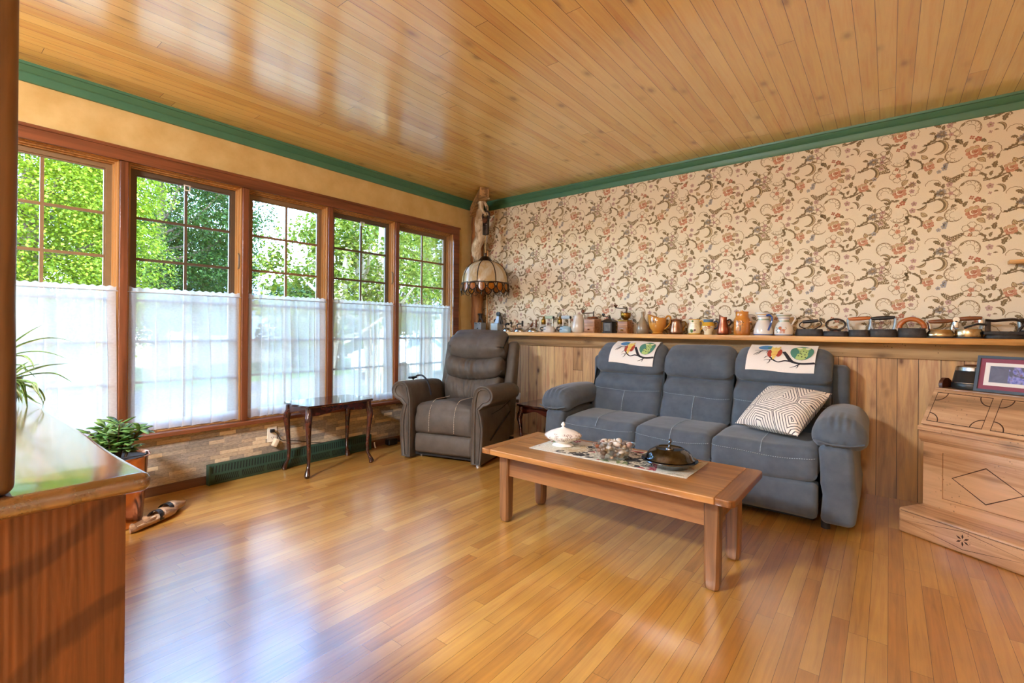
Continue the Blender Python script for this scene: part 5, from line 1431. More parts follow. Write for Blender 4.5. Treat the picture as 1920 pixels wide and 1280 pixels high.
for k in range(n):
    z = z0 + (z1 - z0) * (k + .5) / n; hl_ = (z1 - z0) / n * .68; q = (1, 0) if k % 2 else (0, 1)
    m.tube([(.007 * cos(a) * q[0], .007 * cos(a) * q[1], z + hl_ * sin(a)) for a in [2 * PI * j / 10 for j in range(10)]], .0028, 5, closed=True)
m.tube(smooth([(0, 0, .4), (.006, .002, .46), (-.005, 0, .53), (.004, 0, .6), (0, 0, .68)]), .004, 6); m.build('chain', plain('tan lamp chain', 'b59a6c', .5, .2), t)
MB().ell((0, 0, .2), (.03, .03, .045)).build('bulb', plain('white bulb', 'e9e4d8', .3), t)

# ================================================================== SHELF COLLECTION
def X3(px): # column of the photo -> place along the shelf (survey)
    a = (px - 960) / FPX; d = FWD + RGT * a; return CAM.x + d.x * (3.945 / d.y)
SY = 3.945
def pot(name, label, cat, px, y=SY, rz=0, group=None): return thing(name, label, cat, (X3(px), y, SZ), rz, group)
M_gmetal = plain('grey painted metal', '8b939b', .4, .3, var=.15, vscale=30); M_dkiron = plain('black cast iron', '2a2829', .55, .5, c2='3f3b39', vscale=40, bump=.2, bscale=120)
M_steel = plain('polished steel', 'c6c8cc', .2, 1.0, var=.2, vscale=25); M_zinc = plain('dull zinc', 'a9aeb4', .42, .75, var=.25, vscale=14)
M_brass = plain('old brass', 'a8843f', .3, 1.0, c2='7d5f28', vscale=30); M_nick = plain('worn nickel', 'b9a98c', .22, 1.0, c2='8a7654', vscale=14)
M_wal = wood('dark turned wood', '7a4524', '4e2912', 0, .35, .3, knots=0, scale=2); M_beech = wood('beech grinder', 'ad7a4e', '8d5c36', 0, .45, .2, knots=0, scale=2); M_beech2 = wood('golden grinder', 'a86f34', '83501f', 0, .4, .3, knots=0, scale=2)
M_org = wood('orange wood handle', 'b5652a', '8f4718', 0, .4, .3, knots=0, scale=2)

# grey metal box with clamp
t = pot('box_grinder', 'small grey metal box with a dark clamp on top, beside the log post', 'grinder', 904, 3.908)
m = MB(); m.rbox((0, 0, .048), (.105, .08, .096), .004, 2); m.build('box', M_gmetal, t)
m = MB()
for dx in (-.03, -.012, .03): m.box((dx, -.0405, .084), (.012, .002, .007), 0)
m.ell((0, -.041, .032), (.009, .003, .006)); m.build('rivets', M_blk, t)
m = MB(); m.rbox((.005, 0, .155), (.034, .03, .05), .008); m.tube(smooth([(-.025, 0, .097), (-.01, 0, .125), (.005, 0, .14)]), .008, 8); m.tube(smooth([(.04, 0, .097), (.035, 0, .12), (.015, 0, .14)]), .010, 8); m.rbox((.003, 0, .187), (.05, .035, .018), .006); m.build('clamp', M_dkiron, t)
# chimney iron
t = pot('charcoal_iron', 'grey metal iron with a slanting chimney ending in a black disc', 'iron', 933)
m = MB(); m.rbox((-.012, 0, .045), (.092, .09, .09), .006, 2)
m.loft([[(-.03, -.028, .085), (.032, -.028, .085), (.032, .028, .085), (-.03, .028, .085)], [(-.006, -.02, .14), (.032, -.02, .14), (.032, .02, .14), (-.006, .02, .14)], [(.004, -.014, .185), (.026, -.014, .19), (.026, .014, .19), (.004, .014, .185)]]); m.build('body', M_zinc, t)
m = MB(); m.lathe([(0, -.012), (.024, -.012), (.024, .012), (0, .012)], 24, M=Matrix.Translation((.022, -.014, .187)) @ Matrix.Rotation(PI / 2, 4, 'X')); m.tube([(.022, .01, .18), (.045, .02, .08)], .016, 10); m.build('chimney_mouth', M_blk, t)
m = MB(); m.tube(smooth([(-.035, 0, .09), (-.04, -.005, .115), (-.025, -.01, .13)]), .009, 8); m.build('knob', M_dkiron, t)
# low domed silver irons
for k, (px, lab, w) in enumerate(((953, 'low silver domed iron with a bent dark handle, leftmost of the three silver ones', .062), (976, 'low silver domed iron with a curved grip, middle of the three silver ones', .066), (1001, 'low silver domed iron with an upright brown grip, rightmost of the three silver ones', .062))):
    t = pot('spirit_iron', lab, 'iron', px, 3.93, 0, 'low silver irons on the shelf')
    m = MB(); m.lathe([(0, 0), (w, 0), (w * 1.02, .006), (w, .012), (w * .8, .03), (w * .5, .04), (0, .043)], 32, sy=.75); m.build('body', M_steel, t)
    m = MB(); m.cyl((-.04, 0, .03), (-.04, 0, .064), .004, 8); m.build('stud', M_steel, t); MB().cyl((.03, 0, .035), (.033, 0, .075), .004, 8).build('stud', M_steel, t)
    m = MB()
    if k == 0: m.tube(smooth([(-.025, 0, .045), (-.02, 0, .078), (.005, 0, .085), (.02, 0, .078)]), [.006] * 6 + [.011] * 6 + [.012] * 7, 8); m.ell((.045, .005, .092), (.014, .012, .014)); m.tube([(.045, .005, .05), (.05, .005, .085)], .007, 8)
    elif k == 1: m.tube(smooth([(-.03, 0, .045), (-.032, 0, .075), (.0, 0, .082), (.02, 0, .085)]), .006, 8); m.rbox((.035, 0, .085), (.018, .02, .06), .008, 3)
    else: m.tube(smooth([(-.03, 0, .05), (-.012, 0, .08), (.0, 0, .098)]), [.012] * 7 + [.007] * 6, 8); m.rbox((.038, 0, .085), (.018, .018, .08), .008, 3)
    m.build('grip', M_dkiron if k < 2 else M_wal, t)
# enamel fuel irons
M_en1 = plain('white enamel', 'd9d6d2', .15, var=.12, vscale=14, coat=.5); M_en2 = plain('pale blue enamel', '9fc2d8', .15, var=.12, vscale=14, coat=.5)
M_mint = plain('mint handle', 'b3c7ae', .3); M_bluh = plain('ice blue handle', 'b9cfe0', .3)
for px, em, hm, lab in ((1029, M_en1, M_mint, 'white enamel fuel iron with brass tank and mint green handle'), (1060, M_en2, M_bluh, 'pale blue enamel fuel iron with brass tank and light blue handle')):
    t = pot('fuel_iron', lab, 'iron', px, 3.935)
    m = MB(); P = [(.07 * cos(a) * (1 if cos(a) > 0 else .8), .045 * sin(a)) for a in [2 * PI * k / 28 for k in range(28)]]
    m.loft([[(x * k, y * k, z) for x, y in P] for k, z in ((.95, 0), (1, .006), (.98, .03), (.86, .052), (.55, .064))]); m.build('body', em, t)
    m = MB(); m.box((-.02, -.0425, .03), (.035, .006, .006)); m.box((-.02, -.034, .06), (.03, .006, .005)); m.tube(smooth([(-.06, 0, .02), (-.085, 0, .025), (-.09, 0, .045), (-.06, 0, .05)]), .006, 8); m.build('vents', M_blk, t)
    m = MB(); m.lathe([(0, -.03), (.02, -.028), (.026, -.01), (.026, .01), (.02, .026), (.012, .03), (.01, .036), (.012, .044), (.006, .052), (0, .053)], 20, (-.055, .0, .105)); m.build('tank', M_brass, t)
    m = MB().cyl((-.022, 0, .05), (-.026, 0, .14), .005, 8).build('strut', M_steel, t); MB().cyl((.05, 0, .04), (.048, 0, .14), .008, 8).build('strut', M_steel, t)
    m = MB(); m.lathe([(0, -.046), (.015, -.045), (.017, -.02), (.017, .02), (.015, .045), (0, .046)], 18, M=Matrix.Translation((.012, 0, .147)) @ Matrix.Rotation(PI / 2, 4, 'Y')); m.build('handle', hm, t)
    MB().ell((.062, 0, .145), (.011, .012, .014)).build('handle_knob', M_blk, t)
# jugs, by lathe profile
def jug(px, name, label, cat, prof, mats, handle=None, lip=None, n=40, y=SY, rz=0, hmat=None, hr=.006):
    t = pot(name, label, cat, px, y, rz)
    inner = [(max(0.001, r - .004), z) for r, z in reversed(prof[len(prof) // 2:])]
    full = [(0, 0)] + prof + inner + [(0, inner[-1][1])]
    def fn(r, z, a):
        if lip and z > lip[0]:
            e = ((z - lip[0]) / (prof[-1][1] - lip[0])); d = math.cos(a - PI)
            return r * (1 + lip[1] * e * max(0, d) ** 6)
        return r
    m = MB(); m.lathe(full, n, fn=fn)
    if lip and len(lip) > 2:
        top = prof[-1][1]
        m.v = [(x, yy, z + (lip[2] * max(0, -x / .05) * max(0, (z - lip[0]) / (top - lip[0])) ** 1)) for x, yy, z in m.v]
    b = m.build('body', mats, t, sharp=60)
    if handle: MB().tube(smooth(handle, 6), hr, 8, flat=1.4).build('handle', hmat or mats, t)
    return t, b
def on_jug(prof, a0, z0, off=.0006):
    tab = [(z, r) for r, z in prof]
    def f(u, v, lay=0):
        z = z0 + v; r = interp(tab, z) + off + .0002 * lay; a = a0 + u / max(.02, r); return (r * cos(a), r * sin(a), z)
    return f
VIEW = -PI / 2
M_cream = plain('cream crackle glaze', 'd6cdbf', .2, var=.08, vscale=12, coat=.4)
jug(1086, 'pitcher', 'tall plain cream pitcher with a slanting lip, next to the pale blue iron', 'pitcher', [(.05, 0), (.054, .004), (.066, .03), (.066, .06), (.056, .1), (.044, .14), (.041, .158), (.046, .172)], M_cream, None, (.13, .22, -.016), y=3.93)
# coffee grinders
def grinder(px, label, wd, ht, mat, style):
    t = pot('coffee_grinder', label, 'grinder', px, 3.945, math.radians(-6), 'old coffee grinders')
    m = MB(); m.rbox((0, 0, ht / 2 + .006), (wd, wd * .95, ht), .003, 2); m.rbox((0, 0, .004), (wd + .012, wd + .01, .008), .003, 2); m.build('box', mat, t)
    d = MB().rbox((0, -wd * .475 - .001, ht * .24 + .006), (wd * .86, .006, ht * .4), .002, 2).build('drawer', mat, t)
    MB().ell((0, -wd * .475 - .012, ht * .22 + .006), (.011, .009, .008)).build('knob', M_wal if style != 1 else M_brass, d)
    m = MB(); top = ht + .01
    if style == 0:
        m.lathe([(0, 0), (wd * .44, 0), (wd * .46, .008), (wd * .42, .018), (0, .022)], 32, (0, 0, top)); m.build('lid', M_wal, t); m = MB()
        m.cyl((.01, 0, top + .02), (.01, 0, top + .07), .006, 8); m.tube(smooth([(.01, 0, top + .055), (-.05, -.005, top + .053), (-.105, -.01, top + .053)]), .004, 8); m.build('crank', M_iron, t)
        m = MB(); m.lathe([(.006, 0), (.015, .006), (.017, .018), (.012, .03), (.004, .036), (0, .037)], 16, (-.105, -.01, top + .055)); m.build('crank_knob', M_wal, t)
    else:
        m.rbox((0, 0, top + .002), (wd * .95, wd * .9, .012), .004, 2); m.lathe([(.018, .008), (.022, .016), (.04, .032), (.046, .05), (.045, .064), (.048, .068), (.046, .072), (.04, .066), (0, .06)], 28, (.006, 0, top)); m.build('hopper', M_brass, t); m = MB()
        m.cyl((.01, 0, top + .06), (.012, 0, top + .125), .006, 8); m.tube(smooth([(.012, 0, top + .115), (-.03, -.01, top + .112), (-.085, -.02, top + .118)]), .004, 8); m.build('crank', M_iron, t)
        m = MB(); m.lathe([(.004, 0), (.008, .005), (.016, .014), (.018, .022), (.01, .028), (0, .029)], 16, (-.085, -.02, top + .118)); m.build('crank_knob', M_wal, t)
grinder(1111, 'pale beech coffee grinder box with a flat wooden disc and long crank', .115, .12, M_beech, 0)
t = pot('coffee_grinder', 'black iron coffee grinder shaped like a small lantern', 'grinder', 1143, 3.945, 0, 'old coffee grinders')
m = MB(); m.rbox((0, 0, .052), (.088, .088, .096), .004, 2); m.rbox((0, 0, .004), (.1, .1, .008), .003); m.build('box', M_dkiron, t)
m = MB(); m.loft([[(s_ * .058 * a, s_ * .058 * b, z) for a, b in ((1, 1), (-1, 1), (-1, -1), (1, -1))] for s_, z in ((1, .1), (1.02, .104), (.5, .124), (.3, .132))]); m.lathe([(.012, .13), (.01, .14), (.005, .16), (0, .165)], 12); m.build('roof', M_iron, t)
m = MB(); m.bb((-.03, -.046, .02), (.03, -.0435, .09)); m.build('front_plate', plain('worn grey plate', '6c6a66', .5, .5, var=.4, vscale=30), t)
m = MB(); m.tube(smooth([(0, 0, .14), (-.03, -.005, .15), (-.06, -.01, .15)]), .0035, 6); m.lathe([(.004, 0), (.006, .008), (.014, .016), (.013, .026), (0, .03)], 12, (-.058, -.01, .15)); m.build('crank', M_blk, t)
grinder(1172, 'golden wood coffee grinder with a brass bowl hopper and crank', .098, .1, M_beech2, 1)
M_stone2 = plain('grey brown stoneware glaze', '9b8d78', .25, c2='7f735f', vscale=9, coat=.3)
jug(1205, 'bottle', 'grey brown stoneware bottle with a narrow neck', 'bottle', [(.045, 0), (.05, .006), (.053, .03), (.05, .06), (.036, .1), (.019, .13), (.013, .15), (.012, .172), (.015, .176), (.014, .188), (.01, .189)], M_stone2)
# ochre jug lettered on the side
M_och = plain('ochre glaze', 'd39a48', .18, c2='c07f2e', vscale=7, coat=.5); M_ink = plain('dark lettering', '2a2420', .6)
PK = [(.042, 0), (.046, .004), (.04, .014), (.048, .026), (.066, .055), (.072, .085), (.072, .115), (.068, .135)]
t, b = jug(1233, 'pitcher', 'wide ochre yellow pitcher with dark letters, next to the stoneware bottle', 'pitcher', PK, M_och, [(.062, 0, .122), (.085, 0, .15), (.108, 0, .14), (.11, 0, .1), (.085, 0, .06), (.058, 0, .042)], (.09, .28, .02), hr=.0075)
A_ = Art()
def letter(A, x, ch, h=.022, w=.0034):
    S = {'K': [[(0, 0), (0, 1)], [(.6, 1), (0, .45)], [(.15, .58), (.62, 0)]], 'I': [[(0, 0), (0, 1)]], 'R': [[(0, 0), (0, 1), (.4, 1), (.55, .88), (.55, .68), (.4, .54), (0, .54)], [(.25, .54), (.6, 0)]], 'L': [[(0, 1), (0, 0), (.5, 0)]]}[ch]
    for st in S: A.rib([(x + p[0] * h, p[1] * h) for p in st], w, 0)
for ch, x in (('K', 0), ('I', .022), ('R', .032), ('L', .052)): letter(A_, x, ch)
m = MB(); A_.to(m, on_jug(PK, VIEW - .62, .092)); m.build('lettering', M_ink, b, fix=False)
M_pew = plain('copper and pewter', 'a57b62', .28, 1.0, c2='7e5f4e', vscale=12)
t, b = jug(1268, 'tankard', 'lidded copper brown tankard with a knob, right of the ochre pitcher', 'tankard', [(.05, 0), (.056, .004), (.057, .02), (.05, .06), (.043, .09), (.042, .11), (.046, .115)], M_pew, [(.044, 0, .1), (.07, 0, .102), (.078, 0, .08), (.06, 0, .05), (.06, 0, .03)], hmat=M_brass)
m = MB(); m.lathe([(.047, .115), (.044, .121), (.02, .126), (.006, .128), (.005, .138), (0, .142)], 28); m.build('lid', M_pew, t)
# painted mug with grapes
M_majol = plain('yellow white glaze', 'e6dcbb', .18, coat=.5); M_yel = plain('yellow glaze', 'd6a638', .18, coat=.5); M_gr = plain('leaf green glaze', '4e6f2f', .3); M_pur = plain('plum glaze', '6b3a44', .3)
PM = [(.042, 0), (.046, .006), (.05, .03), (.048, .05), (.041, .085), (.041, .1), (.044, .122)]
t, b = jug(1302, 'mug', 'white and yellow mug painted with grapes and lines of writing', 'mug', PM, M_majol, [(.042, 0, .105), (.058, 0, .108), (.066, 0, .09), (.06, 0, .055), (.048, 0, .035)], hmat=M_yel)
A_ = Art(); A_.fan(ell_pts(12, .012, .014, -.006, .028), 0); A_.fan(ell_pts(8, .006, .006, -.014, .035), 0); A_.fan(ell_pts(8, .009, .008, -.002, .105), 0)
for k in range(7): A_.fan(ell_pts(8, .004, .004, .012 + .005 * (k % 3), .038 - .006 * (k // 3)), 1)
rr = random.Random(4)
for row, z in enumerate((.088, .074, .06)):
    x = -.026
    while x < .024: L_ = rr.uniform(.004, .009); A_.rib([(x + L_ * q / 4, z + .0016 * (q % 2)) for q in range(5)], .0016, 2); x += L_ + .003
m = MB(); A_.to(m, on_jug(PM, VIEW, 0)); m.build('painted_decoration', [M_gr, M_pur, M_ink], b, fix=False)
m = MB(); m.lathe([(.0445, .117), (.0455, .119), (.0445, .1225), (.0435, .1225)], 40); m.build('yellow_band', M_yel, b); m = MB(); m.lathe([(.0435, .0005), (.0465, .004), (.047, .009), (.0455, .009)], 40); m.build('yellow_band', M_yel, b)
# small pitcher blue rim
M_dkb = plain('dark blue glaze', '33415c', .2, coat=.4)
PS = [(.03, 0), (.032, .006), (.03, .02), (.044, .045), (.047, .065), (.043, .085), (.034, .098), (.036, .108), (.04, .122)]
t, b = jug(1328, 'pitcher', 'small yellow and white pitcher with a blue rim and dark handle, painted with circles', 'pitcher', PS, M_majol, [(.04, 0, .098), (.065, 0, .105), (.076, 0, .085), (.066, 0, .055), (.045, 0, .045)], (.1, .3, .01), hmat=M_dkb)
m = MB(); m.lathe([(.0345, .098), (.0368, .108), (.0405, .121), (.0395, .121)], 40); m.build('blue_rim', plain('mid blue glaze', '5d7f9f', .2), b); m = MB(); m.lathe([(.0475, .068), (.0435, .086), (.0348, .098), (.034, .098)], 40); m.build('yellow_band', M_yel, b)
A_ = Art(); A_.rib(arcpts(.012, 0, 360, 18), .003, 0, 1); A_.rib(arcpts(.006, 0, 360, 12), .002, 0, 1); A_.rib(arcpts(.026, 190, 330, 12, .03, .03), .004, 0, 1); A_.fan(ell_pts(10, .012, .014, .032, .022), 0)
m = MB(); A_.to(m, on_jug(PS, VIEW - .3, .045)); m.build('painted_decoration', plain('rust glaze', 'b0622e', .3), b, fix=False)
jug(1356, 'pitcher', 'slim copper pitcher with a high pointed lip', 'pitcher', [(.036, 0), (.042, .004), (.045, .016), (.043, .04), (.035, .08), (.028, .11), (.027, .13), (.028, .138)], plain('worn copper', 'b5725a', .3, 1.0, c2='8d5341', vscale=16), [(.028, 0, .11), (.048, 0, .118), (.058, 0, .1), (.05, 0, .08), (.038, 0, .07)], (.09, .2, .03), hmat=M_iron)
# amber jar with tree relief
M_amb = plain('amber salt glaze', 'cf8a3a', .15, c2='a8601f', vscale=9, coat=.6); M_darkp = plain('dark brown glaze', '4c2c14', .4)
PJ = [(.052, 0), (.056, .004), (.058, .02), (.058, .105), (.055, .122), (.046, .136), (.045, .172), (.047, .178)]
t, b = jug(1391, 'jar', 'tall amber glazed jar with a little brown tree on its side', 'jar', PJ, M_amb)
A_ = Art(); A_.rib([(0, .03), (.002, .05), (-.001, .07)], .005, 0)
for p in ([(0, .068), (-.014, .078)], [(0, .066), (.014, .08)], [(.012, .078), (.022, .074)], [(-.012, .077), (-.02, .07)], [(-.02, .03), (.02, .03)]): A_.rib(p, .003, 0)
for k in range(9): A_.fan(ell_pts(6, .0035, .0035, -.024 + .006 * k, .1 + .006 * sin(k * 2.1)), 0)
m = MB(); A_.to(m, on_jug(PJ, VIEW, 0)); m.build('painted_decoration', M_darkp, b, fix=False)
m = MB(); m.rbox((.062, -.01, .1), (.02, .02, .012), .003); m.rbox((-.002, 0, .182), (.018, .012, .012), .004); m.build('lugs', M_amb, t)
# two painted white pitchers
M_wg = plain('white glaze', 'e3e0da', .15, coat=.5); M_sage = plain('sage green glaze', '93a188', .2, coat=.4); M_cob = plain('cobalt blue glaze', '2d4f94', .18, coat=.5)
PW = [(.06, 0), (.064, .004), (.066, .022), (.062, .05), (.048, .09), (.038, .11), (.037, .132), (.041, .15), (.046, .162), (.048, .168)]
t, b = jug(1432, 'pitcher', 'white pitcher with sage bands and a cobalt blue handle', 'pitcher', PW, M_wg, [(.03, -.03, .145), (.045, -.04, .15), (.062, -.03, .13), (.056, -.03, .09), (.045, -.046, .05), (.042, -.05, .036)], (.155, .22, .002), hmat=M_cob, y=3.93, hr=.007)
def bands(b, PR_, L):
    for nm, z0, z1, mt in L:
        tab = [(z, r) for r, z in PR_]; m = MB(); m.lathe([(interp(tab, z0 + (z1 - z0) * k / 4) + .0009, z0 + (z1 - z0) * k / 4) for k in range(5)] + [(interp(tab, z1) - .001, z1), (interp(tab, z0) - .001, z0)], 40); m.build(nm, mt, b)
bands(b, PW, (('sage_band', .112, .122, M_sage), ('blue_band', .138, .141, M_cob), ('blue_band', .004, .010, M_cob), ('tan_band', .15, .155, M_och)))
PL = [(.052, 0), (.058, .004), (.062, .02), (.061, .045), (.05, .08), (.034, .1), (.033, .112), (.04, .132), (.05, .15), (.052, .156)]
t, b = jug(1470, 'pitcher', 'white pitcher with flared rim painted with a small orange lion', 'pitcher', PL, M_wg, [(.04, .0, .135), (.065, 0, .14), (.072, 0, .12), (.058, 0, .09), (.05, 0, .078)], None, y=3.93)
bands(b, PL, (('sage_band', .1, .11, M_sage), ('blue_band', .124, .127, M_cob), ('blue_band', .004, .009, M_cob), ('sage_band', .14, .147, M_sage)))
A_ = Art(); A_.fan(ell_pts(14, .017, .009, .002, .04), 0); A_.fan(ell_pts(12, .010, .011, -.014, .054), 0)
for x in (-.012, -.004, .008, .016): A_.rib([(x, .034), (x - .003, .018)], .0045, 0)
A_.rib([(.018, .042), (.026, .05), (.022, .062), (.016, .06)], .0026, 1)
A_.rib(arcpts(.011, 40, 320, 10, -.014, .054), .003, 1)
m = MB(); A_.to(m, on_jug(PL, VIEW, .0)); m.build('painted_lion', [plain('rust orange', 'b8643a', .3), plain('dark brown', '553020', .4)], b, fix=False)
A_ = Art(); A_.rib([(0, 0), (.004, .01), (-.003, .02), (.003, .03), (-.002, .042)], .004, 0)
for k in range(4): A_.fan(ell_pts(6, .004, .003, .006 * (-1) ** k, .008 + .01 * k), 0)
m = MB(); A_.to(m, on_jug(PL, VIEW - .62, .018)); m.build('painted_sprig', plain('teal glaze', '53808a', .3), b, fix=False)

# flat irons
def flatiron(px, label, L, wd, hb, mat, handle, hh, y=3.93, taper=.9, sole=None):
    t = pot('flat_iron', label, 'iron', px, y, 0, 'old flat irons at the right end of the shelf')
    P = []; N = 30
    for k in range(N):
        a = 2 * PI * k / N; x = cos(a); yv = sin(a) * (1 if x > 0 else (1 - .55 * abs(x) ** 1.6)); P.append((math.copysign(abs(x) ** .75, x) * L / 2, math.copysign(abs(yv) ** .7, yv) * wd / 2))
    m = MB(); z0 = .0
    if sole: m.loft([[(x * 1.06, yv * 1.1, z) for x, yv in P] for z in (0, .008)], 1); z0 = .008
    m.loft([[(x * k, yv * k, z) for x, yv in P] for k, z in ((.97, z0), (1, z0 + .004), (.99, z0 + hb * .4), (taper, z0 + hb * .92), (taper * .96, z0 + hb))]); m.build('body', [mat, M_dkiron], t)
    zt = z0 + hb; g = handle[0]; hm = handle[1]
    if g == 'bar':
        l = L * handle[2] / 2
        for s_ in (-1, 1): MB().tube(smooth([(s_ * l * .86, 0, zt - .004), (s_ * l * (.98 if len(handle) < 4 else .9), 0, zt + hh * .45), (s_ * l * 1.0, 0, zt + hh * .9), (s_ * l * .9, 0, zt + hh)]), .0065 if len(handle) < 4 else .005, 8, flat=1.6).build('strut', M_zinc if len(handle) < 4 else M_steel, t)
        m = MB(); m.lathe([(0, -l * 1.02), (.009, -l), (.0125, -l * .5), (.0135, 0), (.0125, l * .5), (.009, l), (0, l * 1.02)], 14, M=Matrix.Translation((0, 0, zt + hh)) @ Matrix.Rotation(PI / 2 - .06, 4, 'Y')); m.build('handle', hm, t)
    elif g == 'ring':
        m = MB(); R1 = .052
        m.tube([(R1 * 1.05 * cos(a), 0, zt + .046 + .036 * sin(a)) for a in [2 * PI * k / 28 for k in range(28)]], .0065, 8, closed=True); m.tube(smooth([(-.03, 0, zt), (0, 0, zt + .012), (.03, 0, zt)]), .007, 8); m.build('handle', hm, t)
    elif g == 'arch':
        m = MB(); m.tube([(L * .41 * cos(a), 0, zt + .004 + (hh) * sin(a)) for a in [PI * k / 22 for k in range(23)]], .0145, 12); m.build('handle', hm, t)
        m = MB(); m.rbox((0, 0, zt + .002), (L * .9, wd * .6, .010), .003); m.build('plate', M_dkiron, t)
    elif g == 'hoop':
        m = MB(); l = L * .33; m.tube(smooth([(-l * .4, 0, zt), (-l * 1.0, 0, zt + hh * .35), (-l * .95, 0, zt + hh * .75), (-l * .5, 0, zt + hh), (l * .9, 0, zt + hh * 1.08), (l * 1.25, 0, zt + hh * .6), (l * .8, 0, zt + hh * .15), (l * .5, 0, zt)]), .004, 8); m.build('struts', M_iron, t)
        m = MB(); m.lathe([(0, -l * .85), (.010, -l * .8), (.0125, 0), (.010, l * .8), (0, l * .85)], 14, M=Matrix.Translation((l * .1, 0, zt + hh * 1.03)) @ Matrix.Rotation(PI / 2 - .1, 4, 'Y')); m.build('handle', hm, t)
    elif g == 'frame':
        m = MB(); l = L * .40; m.rbox((-l, 0, zt + hh * .5), (.024, .016, hh + .012), .003)
        m.tube(smooth([(-l - .01, 0, zt + hh), (-l * .6, 0, zt + hh - .004), (0, 0, zt + hh + .001), (l * .7, 0, zt + hh + .002), (l * 1.12, 0, zt + hh * .75), (l * .98, 0, zt + hh * .42), (l * .86, 0, zt + hh * .2), (l * .86, 0, zt)]), .0085, 8, flat=1.5); m.build('handle', hm, t)
        m = MB(); m.rbox((0, 0, zt + .003), (L * 1.04, wd * .9, .02), .003); m.build('cover', M_dkiron, t)
    return t
flatiron(1518, 'black flat iron with a black grip on a thin wire hoop, beside the lion pitcher', .175, .075, .05, M_dkiron, ('hoop', M_blk), .052)
flatiron(1567, 'black flat iron with an oval ring handle', .155, .075, .036, M_dkiron, ('ring', M_iron), .06)
flatiron(1611, 'dark flat iron with an orange brown wooden grip on grey struts', .128, .075, .046, M_dkiron, ('bar', M_org, .95), .075)
flatiron(1655, 'dark flat iron with a black grip on grey struts', .158, .08, .052, M_dkiron, ('bar', M_blk, .8), .072)
flatiron(1709, 'black flat iron with a half round tan wooden handle', .15, .08, .052, M_dkiron, ('arch', M_org), .06)
flatiron(1763, 'nickel flat iron with a red brown bar handle on a dark sole', .135, .08, .044, M_nick, ('bar', M_wal, .86, 1), .05, taper=.78, sole=True)
t = flatiron(1815, 'brass coloured iron with chrome fittings and a dark brown grip', .125, .082, .048, M_nick, ('bar', M_wal, .95), .062, taper=.96, sole=True)
m = MB(); m.lathe([(0, -.012), (.016, -.012), (.018, 0), (.016, .012), (0, .012)], 16, M=Matrix.Translation((-.055, -.006, .112)) @ Matrix.Rotation(PI / 2, 4, 'X')); m.rbox((-.055, -.006, .085), (.024, .024, .05), .006); m.rbox((.052, -.006, .098), (.022, .02, .03), .004); m.build('chrome_fittings', M_steel, t)
m = MB(); m.tube(smooth([(-.02, -.02, .062), (.01, -.03, .075), (.04, -.03, .085), (.075, -.02, .08)]), .006, 8); m.build('lever', M_dkiron, t)
flatiron(1882, 'large dark box iron with a square open frame handle', .17, .085, .03, M_dkiron, ('frame', M_iron), .078)
flatiron(1938, 'dark iron at the far right end, right of the square handled box iron', .13, .08, .05, M_dkiron, ('bar', M_iron, .9), .06)
# ================================================================== OUTSIDE
GZ = -.62
def ground_mat(name, c1, c2, sc=3): return plain(name, c1, .95, c2=c2, vscale=sc, bump=.4, bscale=40)
M_grass = ground_mat('lawn', '4c6a2e', '3c5820', 2.5); M_road = plain('pale asphalt', '66645f', .9, var=.1, vscale=3); M_walk = plain('concrete walk', '858078', .9, var=.08, vscale=3); M_line = plain('yellow road line', '9a8050', .8)
def strip(name, d0, d1, m, z, lab):
    # bands across the view, laid parallel to the street that runs past the house
    x0, x1 = -d1, -d0
    o = MB().bb((x0, -40, z - .1), (x1, 60, z)).build(name, m); struct(o, lab); return o
strip('ground', .18, 80, M_grass, GZ, 'lawn in front of the house'); strip('sidewalk', 3.6, 5.2, M_walk, GZ + .012, 'pale sidewalk'); strip('street', 5.6, 11.6, M_road, GZ + .015, 'pale street')
struct(MB().bb((-8.68, -40, GZ + .014), (-8.55, 60, GZ + .019)).build('road_line', M_line))
# bungalow across the street
M_side = plain('pale siding', 'c9d0d6', .8, var=.05); M_roof = plain('grey shingles', '8f959c', .9, var=.15, vscale=4); M_win = plain('dark window glass', '5f7078', .15); M_brick = plain('grey brown brick', '9c9186', .9, var=.15)
t = thing('house', 'long pale bungalow with grey roof across the street, seen through the curtains', 'house', (-24.0, 17.0, GZ), math.radians(0))
m = MB(); m.bb((-4, -11, 1.1), (4, 9, 2.9)); m.build('wall', M_side, t)
m = MB(); m.bb((-4.05, -11.05, 0), (4.05, 9.05, 1.1)); m.build('base_wall', M_brick, t)
m = MB(); m.prism([(-4.6, 2.85), (4.6, 2.85), (0, 4.4)], 1, -11.5, 9.5) if False else m.loft([[(-4.6, y, 2.85), (4.6, y, 2.85), (4.6, y, 2.95), (0, y, 4.3), (-4.6, y, 2.95)] for y in (-11.5, 9.5)]); m.build('roof', M_roof, t)
for y in (-8.5, -4.5, 0, 4, 7): 
    w_ = MB().bb((4.0, y - .8, 1.2), (4.08, y + .8, 2.5)).build('window', M_side, t); MB().bb((4.03, y - .7, 1.3), (4.1, y + .7, 2.4)).build('pane', M_win, w_)
t = thing('house', 'second grey house farther up the street at right, half hidden by trees', 'house', (-20.0, 44.0, GZ), 0)
MB().bb((-4, -5, 0), (4, 5, 3)).build('wall', plain('grey siding', 'b4b9bf', .8), t)
MB().loft([[(-4.6, y, 2.95), (4.6, y, 2.95), (4.6, y, 3.05), (0, y, 5), (-4.6, y, 3.05)] for y in (-5.5, 5.5)]).build('roof', plain('red brown shingles', '9a6a58', .9), t)
